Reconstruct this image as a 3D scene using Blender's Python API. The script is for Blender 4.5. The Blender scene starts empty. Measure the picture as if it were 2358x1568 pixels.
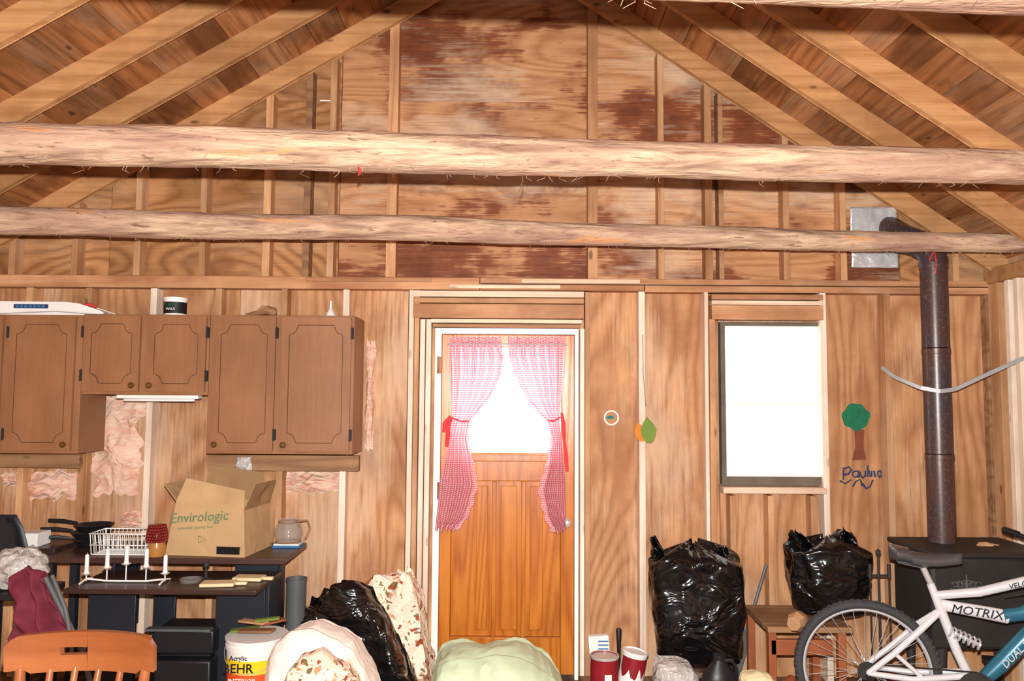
import bpy, math, random
from mathutils import Vector, Matrix, noise
random.seed(7)
S=bpy.context.scene
TH=math.radians(4.1); F=1800.; CH=1.66; RO=math.radians(.4); CY=-4.8
def P(u,v,D):
    a=(u-1179)/F; b=(784-v)/F
    a,b=a*math.cos(RO)-b*math.sin(RO), a*math.sin(RO)+b*math.cos(RO)
    y=math.cos(TH)-b*math.sin(TH); z=math.sin(TH)+b*math.cos(TH)
    return Vector((a/y*D, CY+D, CH+z/y*D))
def PX(u,D,v=784): return P(u,v,D).x
def PZ(v,D,u=1179): return P(u,v,D).z
# ---------------- materials
def C(r,g,b):
    f=lambda c:(c/255/12.92 if c/255<=.04045 else ((c/255+.055)/1.055)**2.4)
    return (f(r),f(g),f(b),1)
class N:
    def __init__(s,name):
        s.m=bpy.data.materials.new(name); s.m.use_nodes=True; s.t=s.m.node_tree
        s.b=s.t.nodes['Principled BSDF']; s.out=s.t.nodes['Material Output']
    def n(s,ty,props=None,**kw):
        nd=s.t.nodes.new('ShaderNode'+ty)
        for k,v in (props or {}).items(): setattr(nd,k,v)
        for k,v in kw.items():
            k=int(k[1:]) if k[0]=='i' and k[1:].isdigit() else k.replace('_',' ')
            s.set(nd.inputs[k],v)
        return nd
    def set(s,inp,v):
        if isinstance(v,bpy.types.NodeSocket): s.t.links.new(v,inp)
        else: inp.default_value=v
    def math(s,op,a,b=0.,c=0.): return s.n('Math',{'operation':op},i0=a,i1=b,i2=c).outputs[0]
    def vm(s,op,a,b): return s.n('VectorMath',{'operation':op},i0=a,i1=b).outputs[0]
    def mix(s,f,a,b,mode='MIX'):
        nd=s.t.nodes.new('ShaderNodeMix'); nd.data_type='RGBA'; nd.blend_type=mode
        s.set(nd.inputs[0],f); s.set(nd.inputs[6],a); s.set(nd.inputs[7],b); return nd.outputs[2]
    def ramp(s,f,lo,hi):
        return s.n('MapRange',None,Value=f,From_Min=lo,From_Max=hi).outputs[0]
    def base(s,col,rough=.6,metal=0,spec=.3):
        s.set(s.b.inputs['Base Color'],col); s.b.inputs['Roughness'].default_value=rough
        s.b.inputs['Metallic'].default_value=metal; s.b.inputs['Specular IOR Level'].default_value=spec
        return s.m
    def bump(s,h,st=.3,d=.01):
        nd=s.n('Bump',None,Strength=st,Distance=d,Height=h); s.t.links.new(nd.outputs[0],s.b.inputs['Normal'])
    def coord(s):
        co=s.n('TexCoord').outputs['Object']
        r=s.n('ObjectInfo').outputs['Random']
        at=s.n('Attribute',{'attribute_name':'rnd'}).outputs['Fac']
        o=s.math('ADD',s.math('MULTIPLY',r,37.),s.math('MULTIPLY',at,53.))
        cb=s.n('CombineXYZ',None,X=o,Y=o,Z=o).outputs[0]
        return s.vm('ADD',co,cb),s.math('FRACT',s.math('ADD',s.math('MULTIPLY',r,7.3),s.math('MULTIPLY',at,3.7)))
def wood(name,dark,light,axis='z',ring=9.,cross=5.,along=.5,rough=.6,stain=0.,stcol=(90,45,28),bleach=0.,var=.25,knots=0.,spec=.2,gr=.5,stlo=.53,dirt=0.,blc=(216,188,160)):
    q=N(name); co,h=q.coord()
    ai='xyz'.index(axis)
    def sv(c,a): l=[c]*3; l[ai]=a; return tuple(l)
    wv=q.n('TexNoise',None,Vector=q.vm('MULTIPLY',co,sv(9.,5.)),Scale=1.,Detail=2.).outputs[0]
    n1=q.math('ADD',q.n('TexNoise',None,Vector=q.vm('MULTIPLY',co,sv(cross,along)),Scale=1.,Detail=1.2,Roughness=.4).outputs[0],q.math('MULTIPLY',wv,.025))
    rings=q.math('POWER',q.math('ADD',q.math('MULTIPLY',q.math('SINE',q.math('MULTIPLY',n1,ring*6.28)),.5),.5),.6)
    n2=q.n('TexNoise',None,Vector=q.vm('MULTIPLY',co,sv(75,3.)),Scale=1.,Detail=5.,Roughness=.65).outputs[0]
    f=q.math('ADD',q.math('MULTIPLY',rings,gr),q.math('MULTIPLY',n2,1-gr))
    col=q.mix(q.ramp(f,.18,.78),C(*dark),C(*light))
    n3=q.n('TexNoise',None,Vector=co,Scale=2.3,Detail=6.,Roughness=.6).outputs[0]
    col=q.mix(q.math('MULTIPLY',q.ramp(n3,.42,.68),.35+dirt),col,C(*[max(0,c*.8) for c in dark]))
    str_=q.math('MULTIPLY',q.math('SUBTRACT',n2,.5),.35)
    if stain:
        n4=q.n('TexNoise',None,Vector=q.vm('MULTIPLY',co,sv(1.9,1.5)),Scale=1.,Detail=4.,Roughness=.6).outputs[0]
        col=q.mix(q.math('MULTIPLY',q.ramp(q.math('ADD',n4,str_),stlo,stlo+.05),stain),col,C(*stcol))
        col=q.mix(q.math('MULTIPLY',q.ramp(q.math('ADD',n4,str_),stlo+.08,stlo+.13),stain*.6),col,C(*[c*.7 for c in stcol]))
    if bleach:
        n5=q.n('TexNoise',None,Vector=q.vm('ADD',q.vm('MULTIPLY',co,sv(1.7,.8)),(9.,4.,2.)),Scale=1.,Detail=5.,Roughness=.6).outputs[0]
        col=q.mix(q.math('MULTIPLY',q.ramp(q.math('ADD',n5,str_),.5,.64),bleach),col,C(*blc))
    if knots:
        vo=q.n('TexVoronoi',None,Vector=q.vm('MULTIPLY',co,sv(7.,3.)),Scale=1.).outputs['Distance']
        col=q.mix(q.math('MULTIPLY',q.ramp(vo,.11,.06),knots),col,C(*[c*.55 for c in dark]))
    br=q.math('ADD',1-var/2,q.math('MULTIPLY',h,var))
    hs=q.n('HueSaturation',None,Color=col,Value=br).outputs[0]
    q.bump(f,.3,.004)
    return q.base(hs,rough,0,spec)
def plain(name,c,rough=.5,metal=0,spec=.4,vary=.15,scale=8.,bump=0.,bs=0):
    q=N(name); co,h=q.coord()
    n=q.n('TexNoise',None,Vector=co,Scale=scale,Detail=4.).outputs[0]
    col=q.mix(n,C(*[max(0,x*(1-vary)) for x in c]),C(*[min(255,x*(1+vary)) for x in c]))
    if bump:
        nb=q.n('TexNoise',None,Vector=co,Scale=bs or scale,Detail=3.,Distortion=1.2 if bs else 0.).outputs[0]; q.bump(nb,bump,.03 if bs else .01)
    return q.base(col,rough,metal,spec)
def emis(name,c,s,detail=False):
    q=N(name); q.base(C(*c),.3)
    q.set(q.b.inputs['Emission Color'],C(*c)); q.b.inputs['Emission Strength'].default_value=s
    return q.m
W={}
W['ply']=wood('plywood_vertical',(158,106,68),(208,156,112),'z',ring=20,cross=2.2,along=.4,stain=.32,stcol=(146,90,58),bleach=.5,var=.14,gr=.36,dirt=.15)
W['gable']=wood('plywood_stained',(160,106,68),(208,156,112),'x',ring=18,cross=3.,along=.5,stain=.9,stcol=(118,58,34),bleach=.7,var=.06,gr=.34,stlo=.485)
W['gably']=wood('plywood_gable',(138,90,50),(194,140,92),'x',ring=20,cross=2.6,along=.8,stain=.5,stcol=(120,70,40),bleach=.2,var=.1,gr=.46,stlo=.55,dirt=.1)
W['stud']=wood('stud_pine',(168,116,76),(214,166,122),'z',ring=4,cross=9,along=.5,var=.3,knots=.7,stain=.3,stcol=(142,92,60),gr=.3,dirt=.1,bleach=.25)
W['studx']=wood('plate_pine',(164,110,72),(210,160,118),'x',ring=4,cross=9,along=.5,var=.25,knots=.7,stain=.35,stcol=(138,86,58),gr=.3,dirt=.1,bleach=.3)
W['pale']=wood('pale_board',(214,184,158),(252,236,218),'z',ring=3,cross=9,along=.5,var=.15,knots=.4,gr=.3)  # pale pine; the daylight glow around the door is whitened into its colour
W['palex']=wood('pale_board_flat',(208,170,138),(248,226,202),'x',ring=3,cross=9,along=.5,var=.15,knots=.4,gr=.3)
W['rafter']=wood('rafter_spruce',(164,112,68),(208,158,108),'x',ring=4,cross=10,along=.5,var=.22,knots=.8,gr=.3,dirt=.25)
W['roof']=wood('roof_boards',(116,70,38),(180,120,74),'y',ring=6,cross=7,along=.7,var=.45,knots=.8,stain=.5,stcol=(94,54,32),bleach=.35,gr=.35,blc=(170,148,122))
W['floor']=wood('floor_boards',(84,60,46),(140,106,84),'y',ring=4,cross=6,along=.6,var=.4)
W['cab']=wood('cabinet_veneer',(138,92,60),(158,110,76),'z',ring=2,cross=6,along=1.5,var=.03,rough=.45,spec=.35,gr=.3)
W['door']=wood('varnished_fir',(168,86,18),(210,130,44),'z',ring=14,cross=4,along=.3,var=.06,rough=.3,spec=.5,gr=.38)
W['chair']=wood('chair_maple',(150,82,42),(176,104,58),'x',ring=3,cross=6,along=1,var=.05,rough=.3,spec=.5)
W['ledger']=wood('ledger_board',(128,92,64),(172,130,94),'x',ring=4,cross=8,along=.6,var=.2,knots=.6)
W['desk']=wood('desk_laminate',(52,34,30),(74,50,44),'x',ring=3,cross=6,along=.6,var=.05,rough=.35,spec=.5)
def logmat():
    q=N('peeled_log'); co,h=q.coord()
    n=q.n('TexNoise',None,Vector=q.vm('MULTIPLY',co,(3.,30.,30.)),Scale=1.,Detail=7.,Roughness=.62,Distortion=.5).outputs[0]
    col=q.mix(q.ramp(n,.34,.62),C(142,110,92),C(222,190,160))
    n2=q.n('TexNoise',None,Vector=q.vm('MULTIPLY',co,(1.3,5,6)),Scale=1.,Detail=5.).outputs[0]
    col=q.mix(q.math('MULTIPLY',q.ramp(n2,.46,.58),.5),col,C(174,134,118))
    nn=q.math('MULTIPLY',q.math('SUBTRACT',n,.5),.35)
    n3=q.n('TexNoise',None,Vector=q.vm('ADD',q.vm('MULTIPLY',co,(1.6,13,13)),(3.,1.,7.)),Scale=1.,Detail=4.).outputs[0]
    col=q.mix(q.math('MULTIPLY',q.ramp(q.math('ADD',n3,nn),.665,.69),.6),col,C(222,154,96))
    n4=q.n('TexNoise',None,Vector=q.vm('MULTIPLY',co,(11,60,60)),Scale=1.,Detail=4.,Distortion=1.).outputs[0]
    col=q.mix(q.math('MULTIPLY',q.ramp(n4,.36,.30),.6),col,C(100,68,52))
    q.bump(q.math('ADD',n,n4),.7,.010); return q.base(col,.9,0,.1)
W['log']=logmat()
W['white']=plain('white_paint',(238,236,232),.4,vary=.03)
W['jamb']=plain('white_jamb',(250,248,244),.5,vary=.02)
W['grey']=plain('weathered_frame',(98,88,76),.7,vary=.25)
W['black']=plain('black_plastic',(26,26,29),.4,vary=.2)
W['seatblk']=plain('saddle_vinyl',(78,78,82),.28,vary=.1,spec=.7)
W['blackd']=plain('black_laminate',(28,32,40),.45,vary=.15)
W['iron']=plain('dark_iron',(44,40,38),.65,metal=.1,vary=.25)
W['brass']=plain('antique_brass',(120,92,50),.35,metal=.7)
W['line']=plain('routed_groove',(70,42,28),.6)
W['steel']=plain('galvanized',(184,188,192),.4,metal=.35,vary=.12)
W['flash']=plain('crumpled_flashing',(225,230,236),.3,metal=.5,vary=.1,bump=.6,bs=6)
W['chrome']=plain('chrome',(215,215,218),.25,metal=.5,vary=.05)
W['red']=plain('red_ribbon',(210,60,68),.8)
W['twine']=plain('twine',(120,90,60),.8)
W['glow']=emis('daylight_glass',(255,255,255),3.2)
W['glow2']=emis('daylight_window',(255,253,248),1.6)
W['card']=plain('cardboard',(188,154,112),.8,vary=.08,scale=4,bump=.3,bs=5)
W['cardin']=plain('cardboard_inner',(156,122,84),.8,vary=.08,scale=4,bump=.3,bs=5)
W['green']=plain('green_ink',(92,124,84),.7)
W['ink']=plain('black_ink',(20,20,24),.6)
W['navy']=plain('navy_paint',(44,50,84),.7)
W['leaf']=plain('green_paper',(22,104,72),.8,vary=.25,scale=30)
W['trunk']=plain('brown_paper',(122,66,46),.8)
W['orange']=plain('orange_felt',(210,128,48),.8)
W['olive']=plain('olive_felt',(112,136,58),.8)
W['teal']=plain('teal_paint',(30,130,136),.5)
W['cream']=plain('cream_plastic',(222,206,164),.5)
W['maroon']=plain('maroon_fabric',(108,34,50),.8,vary=.3,scale=14)
W['blue']=plain('blue_cover',(50,110,160),.5)
W['amber']=plain('amber_glass',(170,116,60),.2)
W['dkred']=plain('dark_red_beads',(110,30,26),.3,vary=.4,scale=60)
W['paint']=plain('red_can_label',(136,30,38),.35,vary=.2)
W['yellow']=plain('yellow_label',(250,206,30),.45,vary=.03)
W['orlab']=plain('orange_label',(232,84,30),.45)
W['mint']=plain('pale_green_cloth',(200,216,182),.95,vary=.05,bump=.35,bs=4)
W['sheet']=plain('white_cloth',(240,230,220),.95,vary=.05,bump=.5,bs=5)
W['pgrey']=plain('grey_plastic',(86,88,90),.5)
W['rubber']=plain('tire_rubber',(54,54,56),.7)
W['silver']=plain('silver_paint',(222,222,226),.25,metal=.15,vary=.03)
W['tblue']=plain('teal_blue_paint',(48,106,128),.3,metal=.2,vary=.06)
W['bark']=plain('firewood',(178,136,98),.8,vary=.25)
W['clay']=plain('red_brown_wood',(150,84,50),.5,vary=.2)
def insul():
    q=N('pink_insulation'); co,h=q.coord()
    n=q.n('TexNoise',None,Vector=co,Scale=8.,Detail=9.,Roughness=.75).outputs[0]
    col=q.mix(q.ramp(n,.35,.65),C(204,150,128),C(234,194,174))
    n2=q.n('TexNoise',None,Vector=q.vm('MULTIPLY',co,(14,14,40)),Scale=1.,Detail=6.,Distortion=1.).outputs[0]
    col=q.mix(q.math('MULTIPLY',q.ramp(n2,.44,.6),.6),col,C(230,210,188)); q.bump(n2,.35,.01)
    return q.base(col,1.,0,0)
W['ins']=insul()
def bagmat():
    q=N('black_garbage_bag'); co,h=q.coord()
    n=q.n('TexNoise',None,Vector=q.vm('MULTIPLY',co,(5,5,7)),Scale=1.,Detail=2.5,Distortion=1.6).outputs[0]
    q.bump(n,.75,.05); return q.base(C(12,12,14),.2,0,.6)
W['bag']=bagmat()
def clear():
    q=N('clear_plastic_bag'); co,h=q.coord()
    n=q.n('TexNoise',None,Vector=co,Scale=16.,Detail=4.,Distortion=1.).outputs[0]
    q.bump(n,1.,.03); q.base(q.mix(n,C(150,140,134),C(240,236,232)),.15,0,.8); q.b.inputs['Alpha'].default_value=.8; return q.m
W['clear']=clear()
def glass():
    q=N('clear_glass'); q.base((.5,.48,.45,1),.05,0,.8); q.b.inputs['Alpha'].default_value=.16; return q.m
W['glass']=glass()
def floral():
    q=N('floral_fabric'); co,h=q.coord()
    d=q.n('TexNoise',None,Vector=co,Scale=9.,Detail=4.)
    v=q.vm('ADD',co,q.vm('MULTIPLY',d.outputs[1],(.2,.2,.2)))
    vo=q.n('TexVoronoi',None,Vector=v,Scale=27.)
    s=q.n('SeparateColor',None,Color=vo.outputs['Color'])
    c1=q.mix(q.math('GREATER_THAN',s.outputs[0],.5),C(158,70,44),C(128,104,64))
    c1=q.mix(q.math('GREATER_THAN',s.outputs[1],.55),c1,C(198,150,110))
    n2=q.n('TexNoise',None,Vector=v,Scale=40.,Detail=4.).outputs[0]
    n5=q.n('TexNoise',None,Vector=co,Scale=5.,Detail=2.).outputs[0]
    f=q.math('MULTIPLY',q.math('GREATER_THAN',q.math('ADD',s.outputs[2],n5),.74),q.math('LESS_THAN',q.math('ADD',vo.outputs['Distance'],q.math('MULTIPLY',n2,.9)),.86))
    nb=q.n('TexNoise',None,Vector=co,Scale=6.,Detail=4.,Distortion=1.5).outputs[0]; q.bump(nb,.8,.03)
    return q.base(q.mix(f,C(236,220,198),c1),.6,0,.4)
W['floral']=floral()
def gingham():
    q=N('red_gingham'); uv=q.n('TexCoord').outputs['UV']; s=q.n('SeparateXYZ',None,Vector=uv)
    a=q.math('GREATER_THAN',q.math('FRACT',q.math('DIVIDE',s.outputs[0],.0135)),.5)
    b=q.math('GREATER_THAN',q.math('FRACT',q.math('DIVIDE',s.outputs[1],.0135)),.5)
    f=q.math('MULTIPLY',q.math('ADD',a,b),.5)
    col=q.mix(f,C(255,242,246),C(232,104,126)); q.base(col,.9,0,.1)
    tr=q.n('BsdfTranslucent',None,Color=col); ms=q.n('MixShader',None,Fac=.45,i1=q.b.outputs[0],i2=tr.outputs[0])
    q.t.links.new(ms.outputs[0],q.out.inputs[0]); return q.m
W['ging']=gingham()
def pipemat():
    q=N('sooty_stove_pipe'); co,h=q.coord()
    n=q.n('TexNoise',None,Vector=co,Scale=70.,Detail=3.).outputs[0]
    n2=q.n('TexNoise',None,Vector=co,Scale=3.,Detail=4.).outputs[0]
    col=q.mix(q.ramp(n2,.42,.65),C(66,56,60),C(84,58,50)); col=q.mix(q.math('MULTIPLY',q.ramp(n,.55,.72),.35),col,C(140,122,118))
    return q.base(col,.33,.15,.5)
W['pipe']=pipemat()
# ---------------- mesh accumulator
class M:
    def __init__(s): s.v=[];s.f=[];s.mi=[];s.r=[];s.uv=[]
    def add(s,vs,fs,mi=0,uv=None):
        o=len(s.v); s.v+= [Vector(x) for x in vs]; r=random.random()
        s.uv+= uv if uv else [(0,0)]*len(vs)
        for f in fs: s.f.append([i+o for i in f]); s.mi.append(mi); s.r.append(r)
        return s
    def box(s,x0,x1,y0,y1,z0,z1,mi=0,mt=None):
        x0,x1=sorted((x0,x1));y0,y1=sorted((y0,y1));z0,z1=sorted((z0,z1))
        vs=[Vector(p) for p in ((x0,y0,z0),(x1,y0,z0),(x1,y1,z0),(x0,y1,z0),(x0,y0,z1),(x1,y0,z1),(x1,y1,z1),(x0,y1,z1))]
        if mt: vs=[mt@p for p in vs]
        return s.add(vs,[(3,2,1,0),(4,5,6,7),(0,1,5,4),(1,2,6,5),(2,3,7,6),(3,0,4,7)],mi)
    def beam(s,p0,p1,w,h,up=(0,0,1),mi=0):
        p0=Vector(p0);p1=Vector(p1);d=(p1-p0).normalized();u=Vector(up);sd=d.cross(u).normalized();u=sd.cross(d)
        vs=[p+sd*a*w/2+u*b*h/2 for p in(p0,p1) for a,b in((-1,-1),(1,-1),(1,1),(-1,1))]
        return s.add(vs,[(0,1,2,3),(7,6,5,4),(0,4,5,1),(1,5,6,2),(2,6,7,3),(3,7,4,0)],mi)
    def tube(s,pts,rad,n=10,mi=0,closed=False,squash=None,bumpf=None):
        pts=[Vector(p) for p in pts];L=len(pts)
        if not hasattr(rad,'__len__'): rad=[rad]*L
        vs=[];prev=None
        for i,p in enumerate(pts):
            if closed: d=pts[(i+1)%L]-pts[i-1]
            else: d=pts[min(i+1,L-1)]-pts[max(i-1,0)]
            if d.length<1e-9: d=Vector((0,0,1))
            d.normalize()
            if prev is None:
                a=Vector((0,0,1)) if abs(d.z)<.9 else Vector((1,0,0)); prev=(a-d*a.dot(d)).normalized()
            else: prev=(prev-d*prev.dot(d)).normalized()
            b=d.cross(prev)
            for k in range(n):
                t=2*math.pi*k/n; r=rad[i]
                if bumpf: r*=bumpf(i,k,t)
                vs.append(p+prev*math.cos(t)*r+b*math.sin(t)*r*(squash or 1))
        fs=[]
        for i in range(L if closed else L-1):
            j=(i+1)%L
            for k in range(n): k2=(k+1)%n; fs.append((i*n+k,i*n+k2,j*n+k2,j*n+k))
        if not closed: fs+=[tuple(range(n))[::-1],tuple((L-1)*n+k for k in range(n))]
        return s.add(vs,fs,mi)
    def lathe(s,prof,c=(0,0,0),n=24,mi=0,mt=None,sx=1,sy=1):
        vs=[];fs=[];c=Vector(c)
        for r,z in prof:
            for k in range(n):
                t=2*math.pi*k/n; p=Vector((r*math.cos(t)*sx,r*math.sin(t)*sy,z))
                vs.append(c+(mt@p if mt else p))
        for i in range(len(prof)-1):
            for k in range(n): k2=(k+1)%n; fs.append((i*n+k,i*n+k2,(i+1)*n+k2,(i+1)*n+k))
        if prof[0][0]>1e-4: fs.append(tuple(range(n))[::-1])
        if prof[-1][0]>1e-4: fs.append(tuple((len(prof)-1)*n+k for k in range(n)))
        return s.add(vs,fs,mi)
    def grid(s,fn,nu,nv,mi=0,uvf=None,wrap=False):
        vs=[];uv=[];fs=[]
        for j in range(nv+1):
            for i in range(nu+(0 if wrap else 1)):
                vs.append(fn(i/nu,j/nv)); uv.append(uvf(i/nu,j/nv) if uvf else (i/nu,j/nv))
        w=nu if wrap else nu+1
        for j in range(nv):
            for i in range(nu):
                i2=(i+1)%w if wrap else i+1
                fs.append((j*w+i,j*w+i2,(j+1)*w+i2,(j+1)*w+i))
        return s.add(vs,fs,mi,uv)
    def prism(s,poly,y0,y1,mi=0):
        n=len(poly); vs=[(x,y0,z) for x,z in poly]+[(x,y1,z) for x,z in poly]
        fs=[tuple(range(n)),tuple(range(n,2*n))[::-1]]+[(i,(i+1)%n,(i+1)%n+n,i+n) for i in range(n)]
        return s.add(vs,fs,mi)
    def build(s,name,mats,parent=None,local=False,bevel=0,sub=0,solid=0,ang=.7):
        mats=mats if isinstance(mats,(list,tuple)) else [mats]
        xs=[p.x for p in s.v];ys=[p.y for p in s.v];zs=[p.z for p in s.v]
        o=Vector(((min(xs)+max(xs))/2,(min(ys)+max(ys))/2,min(zs)))
        me=bpy.data.meshes.new(name); me.from_pydata([tuple(p-o) for p in s.v],[],s.f)
        for m in mats: me.materials.append(W[m])
        me.polygons.foreach_set('material_index',s.mi); me.polygons.foreach_set('use_smooth',[True]*len(s.f))
        at=me.attributes.new('rnd','FLOAT','FACE'); at.data.foreach_set('value',s.r)
        ul=me.uv_layers.new(name='UVMap'); fl=[]
        for l in me.loops: fl+=s.uv[l.vertex_index]
        ul.data.foreach_set('uv',fl)
        me.update(); me.set_sharp_from_angle(angle=ang)
        ob=bpy.data.objects.new(name,me); S.collection.objects.link(ob); ob.location=o
        if parent:
            ob.parent=parent
            if not local: ob.matrix_parent_inverse=Matrix.Translation(-wloc(parent))
        if bevel:
            b=ob.modifiers.new('b','BEVEL'); b.width=bevel; b.segments=2; b.limit_method='ANGLE'
        if solid:
            b=ob.modifiers.new('s','SOLIDIFY'); b.thickness=solid
        return ob
WL={}
def wloc(o): return WL.get(o.name,Vector(o.location))
def thing(name,label,cat,loc=(0,0,0),rz=0,group=None):
    e=bpy.data.objects.new(name,None); e.empty_display_size=.1; S.collection.objects.link(e)
    e.location=loc; e.rotation_euler=(0,0,rz); return T(e,label,cat,group)
def T(o,label,cat,group=None,kind=None):
    o['label']=label; o['category']=cat
    if group:o['group']=group
    if kind:o['kind']=kind
    return o
def St(o,label=None):
    o['kind']='structure'
    if label:o['label']=label
    return o
def text(s,size,mt,mat,name,parent=None,local=False,ex=.0006,sx=1,shear=0):
    cu=bpy.data.curves.new('t','FONT'); cu.body=s; cu.size=size; cu.extrude=ex; cu.align_x='CENTER'; cu.align_y='CENTER'; cu.resolution_u=2; cu.shear=shear
    to=bpy.data.objects.new('t',cu); S.collection.objects.link(to); bpy.context.view_layer.update()
    me=bpy.data.meshes.new_from_object(to.evaluated_get(bpy.context.evaluated_depsgraph_get()))
    bpy.data.objects.remove(to)
    me.transform(Matrix.Diagonal((sx,1,1,1))); loc=mt.to_translation(); r=mt.to_3x3().to_4x4(); me.transform(r)
    me.materials.clear(); me.materials.append(W[mat]); ob=bpy.data.objects.new(name,me); S.collection.objects.link(ob); ob.location=loc
    if parent:
        ob.parent=parent
        if not local: ob.matrix_parent_inverse=Matrix.Translation(-wloc(parent))
    return ob
FACE=Matrix.Rotation(math.pi/2,4,'X')   # text faces -Y
def nz(x,y,z): return noise.noise(Vector((x,y,z)))
# ---------------- camera, lights, world
cam=bpy.data.cameras.new('camera'); co=bpy.data.objects.new('camera',cam); S.collection.objects.link(co)
cam.sensor_width=36; cam.lens=36*F/2358; cam.clip_start=.05
co.matrix_world=Matrix.Translation((0,CY,CH))@Matrix.Rotation(math.pi/2+TH,4,'X')@Matrix.Rotation(RO,4,'Z')
S.camera=co
li=bpy.data.lights.new('camera_flash','POINT'); li.energy=205; li.shadow_soft_size=.012; li.color=(1,.975,.94)
lo=bpy.data.objects.new('camera_flash',li); lo.location=(0,CY+.02,CH+.1); S.collection.objects.link(lo)
li.use_nodes=True; lt=li.node_tree; em=lt.nodes['Emission']; fo=lt.nodes.new('ShaderNodeLightFalloff'); fo.inputs['Strength'].default_value=1.
lt.links.new(fo.outputs['Linear'],em.inputs['Strength'])
w=bpy.data.worlds.new('w'); S.world=w; w.use_nodes=True; bg=w.node_tree.nodes['Background']; bg.inputs[0].default_value=(1,.97,.94,1); bg.inputs[1].default_value=.42
S.view_settings.view_transform='Standard'
# ---------------- shell
XL,XR=-3.45,2.89; YF=-5.6; RZ=4.43; SR,SL=.673,.59
def zc(x): return RZ-(SR*x if x>0 else -SL*x)
ZP=PZ(640,4.71) # plate top
dx0,dx1=PX(1000,4.75,1000),PX(1331,4.75,1000); dz1=PZ(757,4.75)
wx0,wx1=PX(1658,4.75),PX(1894,4.75); wz0,wz1=PZ(1117,4.75,1780),PZ(742,4.75,1780)
m=M()
g=.002
def panel(x0,x1,z0,z1,mi): m.box(x0+g,x1-g,0,.02,z0+g,z1-g,mi)
xs=[XL,-2.9,-1.68,PX(940,4.8),dx0]
for a,b in zip(xs,xs[1:]): panel(a,b,0,ZP,0)
panel(dx0,dx1,dz1,ZP,0)
xs=[dx1,PX(1478,4.8),wx0]
for a,b in zip(xs,xs[1:]): panel(a,b,0,ZP,0)
panel(wx0,wx1,0,wz0,0);panel(wx0,wx1,wz1,ZP,0)
xs=[wx1,PX(2050,4.8),XR+.1]
for a,b in zip(xs,xs[1:]): panel(a,b,0,ZP,0)
zr=PZ(235,4.8)
gx=[-3.6,-2.5,PX(775,4.8),PX(1365,4.8),2.4,3.2]
for a,b in zip(gx,gx[1:]):
    mi=1 if a<.6 and a>-1.3 else 2
    for z0,z1 in((ZP,zr),(zr,4.6)):
        top=lambda x:min(z1,zc(x)+.06)
        pts=[(a+g,z0),(b-g,z0)]
        k=12
        for i in range(k+1):
            x=b-g+(a-b+2*g)*i/k; t=top(x)
            if t>z0: pts.append((x,t))
        if len(pts)>3: m.prism(pts,0,.02,mi)
m.box(XL,dx0,.025,.04,0,ZP,3);m.box(dx1,wx0,.025,.04,0,ZP,3);m.box(wx1,XR+.1,.025,.04,0,ZP,3)
wb=St(m.build('wall_back',['ply','gable','gably','line']),'unfinished plywood gable wall with water stains')
m=M(); m.prism([(-3.7,ZP),(3.2,ZP),(3.2,zc(3.2)+.06),(0,zc(0)+.06),(-3.7,zc(-3.7)+.06)],.03,.05); St(m.build('wall_gable','gably'),'outer boards of the gable')
m=M(); m.box(PX(722,4.79),PX(756,4.79),-.003,-.001,zr-.004,zr+.004); St(m.build('seam_daylight','jamb'),'white strip painted as daylight in the plywood seam')  # thin white strip imitates daylight showing through the sheet seam
m=M()
for i in range(14): m.box(XR+.09,XR+.11,-.4*i-.4+g,-.4*i,0,2.6)
St(m.build('wall_right','ply'),'plywood side wall')
m=M()
for i in range(14): m.box(XL-.11,XL-.09,-.4*i-.4+g,-.4*i,0,2.5)
St(m.build('wall_left','ply'),'plywood side wall')
m=M()
for i in range(34): m.box(XL-.1+i*.19+.002,XL-.1+(i+1)*.19-.002,YF,.02,-.03,0)
St(m.build('floor','floor'),'worn plank floor')
m=M()
for sgn,sl,ext in((1,SR,3.25),(-1,SL,3.8)):
    n=22; L=ext/n
    for i in range(n):
        x0,x1=sgn*(i*L),sgn*((i+1)*L-.004); o=.085
        m.add([(x0,YF,RZ-sl*abs(x0)+o),(x1,YF,RZ-sl*abs(x1)+o),(x1,.03,RZ-sl*abs(x1)+o),(x0,.03,RZ-sl*abs(x0)+o),
               (x0,YF,RZ-sl*abs(x0)+o+.02),(x1,YF,RZ-sl*abs(x1)+o+.02),(x1,.03,RZ-sl*abs(x1)+o+.02),(x0,.03,RZ-sl*abs(x0)+o+.02)],
              [(3,2,1,0),(4,5,6,7),(0,1,5,4),(1,2,6,5),(2,3,7,6),(3,0,4,7)])
St(m.build('ceiling','roof'),'open pitched roof of brown boards')
m=M(); m.prism([(-3.8,zc(-3.8)+.13),(0,RZ+.13),(3.25,zc(3.25)+.13),(3.25,zc(3.25)+.15),(0,RZ+.15),(-3.8,zc(-3.8)+.15)],YF,.05); St(m.build('ceiling_outer','line'),'dark roof deck above the boards')
# rafters
fr=[-.14,-.66,-1.12,-1.64,-2.2,-2.75,-3.3,-3.85,-4.4,-4.9,-5.4]
for y in fr:
    for sgn,xe,sl in((1,3.12,SR),(-1,-3.7,SL)):
        m=M()
        a=(0.02*sgn,RZ);b=(xe,RZ-sl*abs(xe))
        k=math.hypot(1,sl)*.046
        m.prism([(a[0],a[1]-k),(b[0],b[1]-k),(b[0],b[1]+k+.025),(a[0],a[1]+k+.025)],y,y+.038)
        o=m.build('rafter','rafter',bevel=.003)
        T(o,'rough sawn spruce rafter under the roof boards','rafter','roof rafters')
m=M(); m.box(-.02,.02,YF,-.0,RZ-.12,RZ+.08); T(m.build('ridge_beam','roof'),'dark ridge board where the rafters meet','beam')
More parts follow.
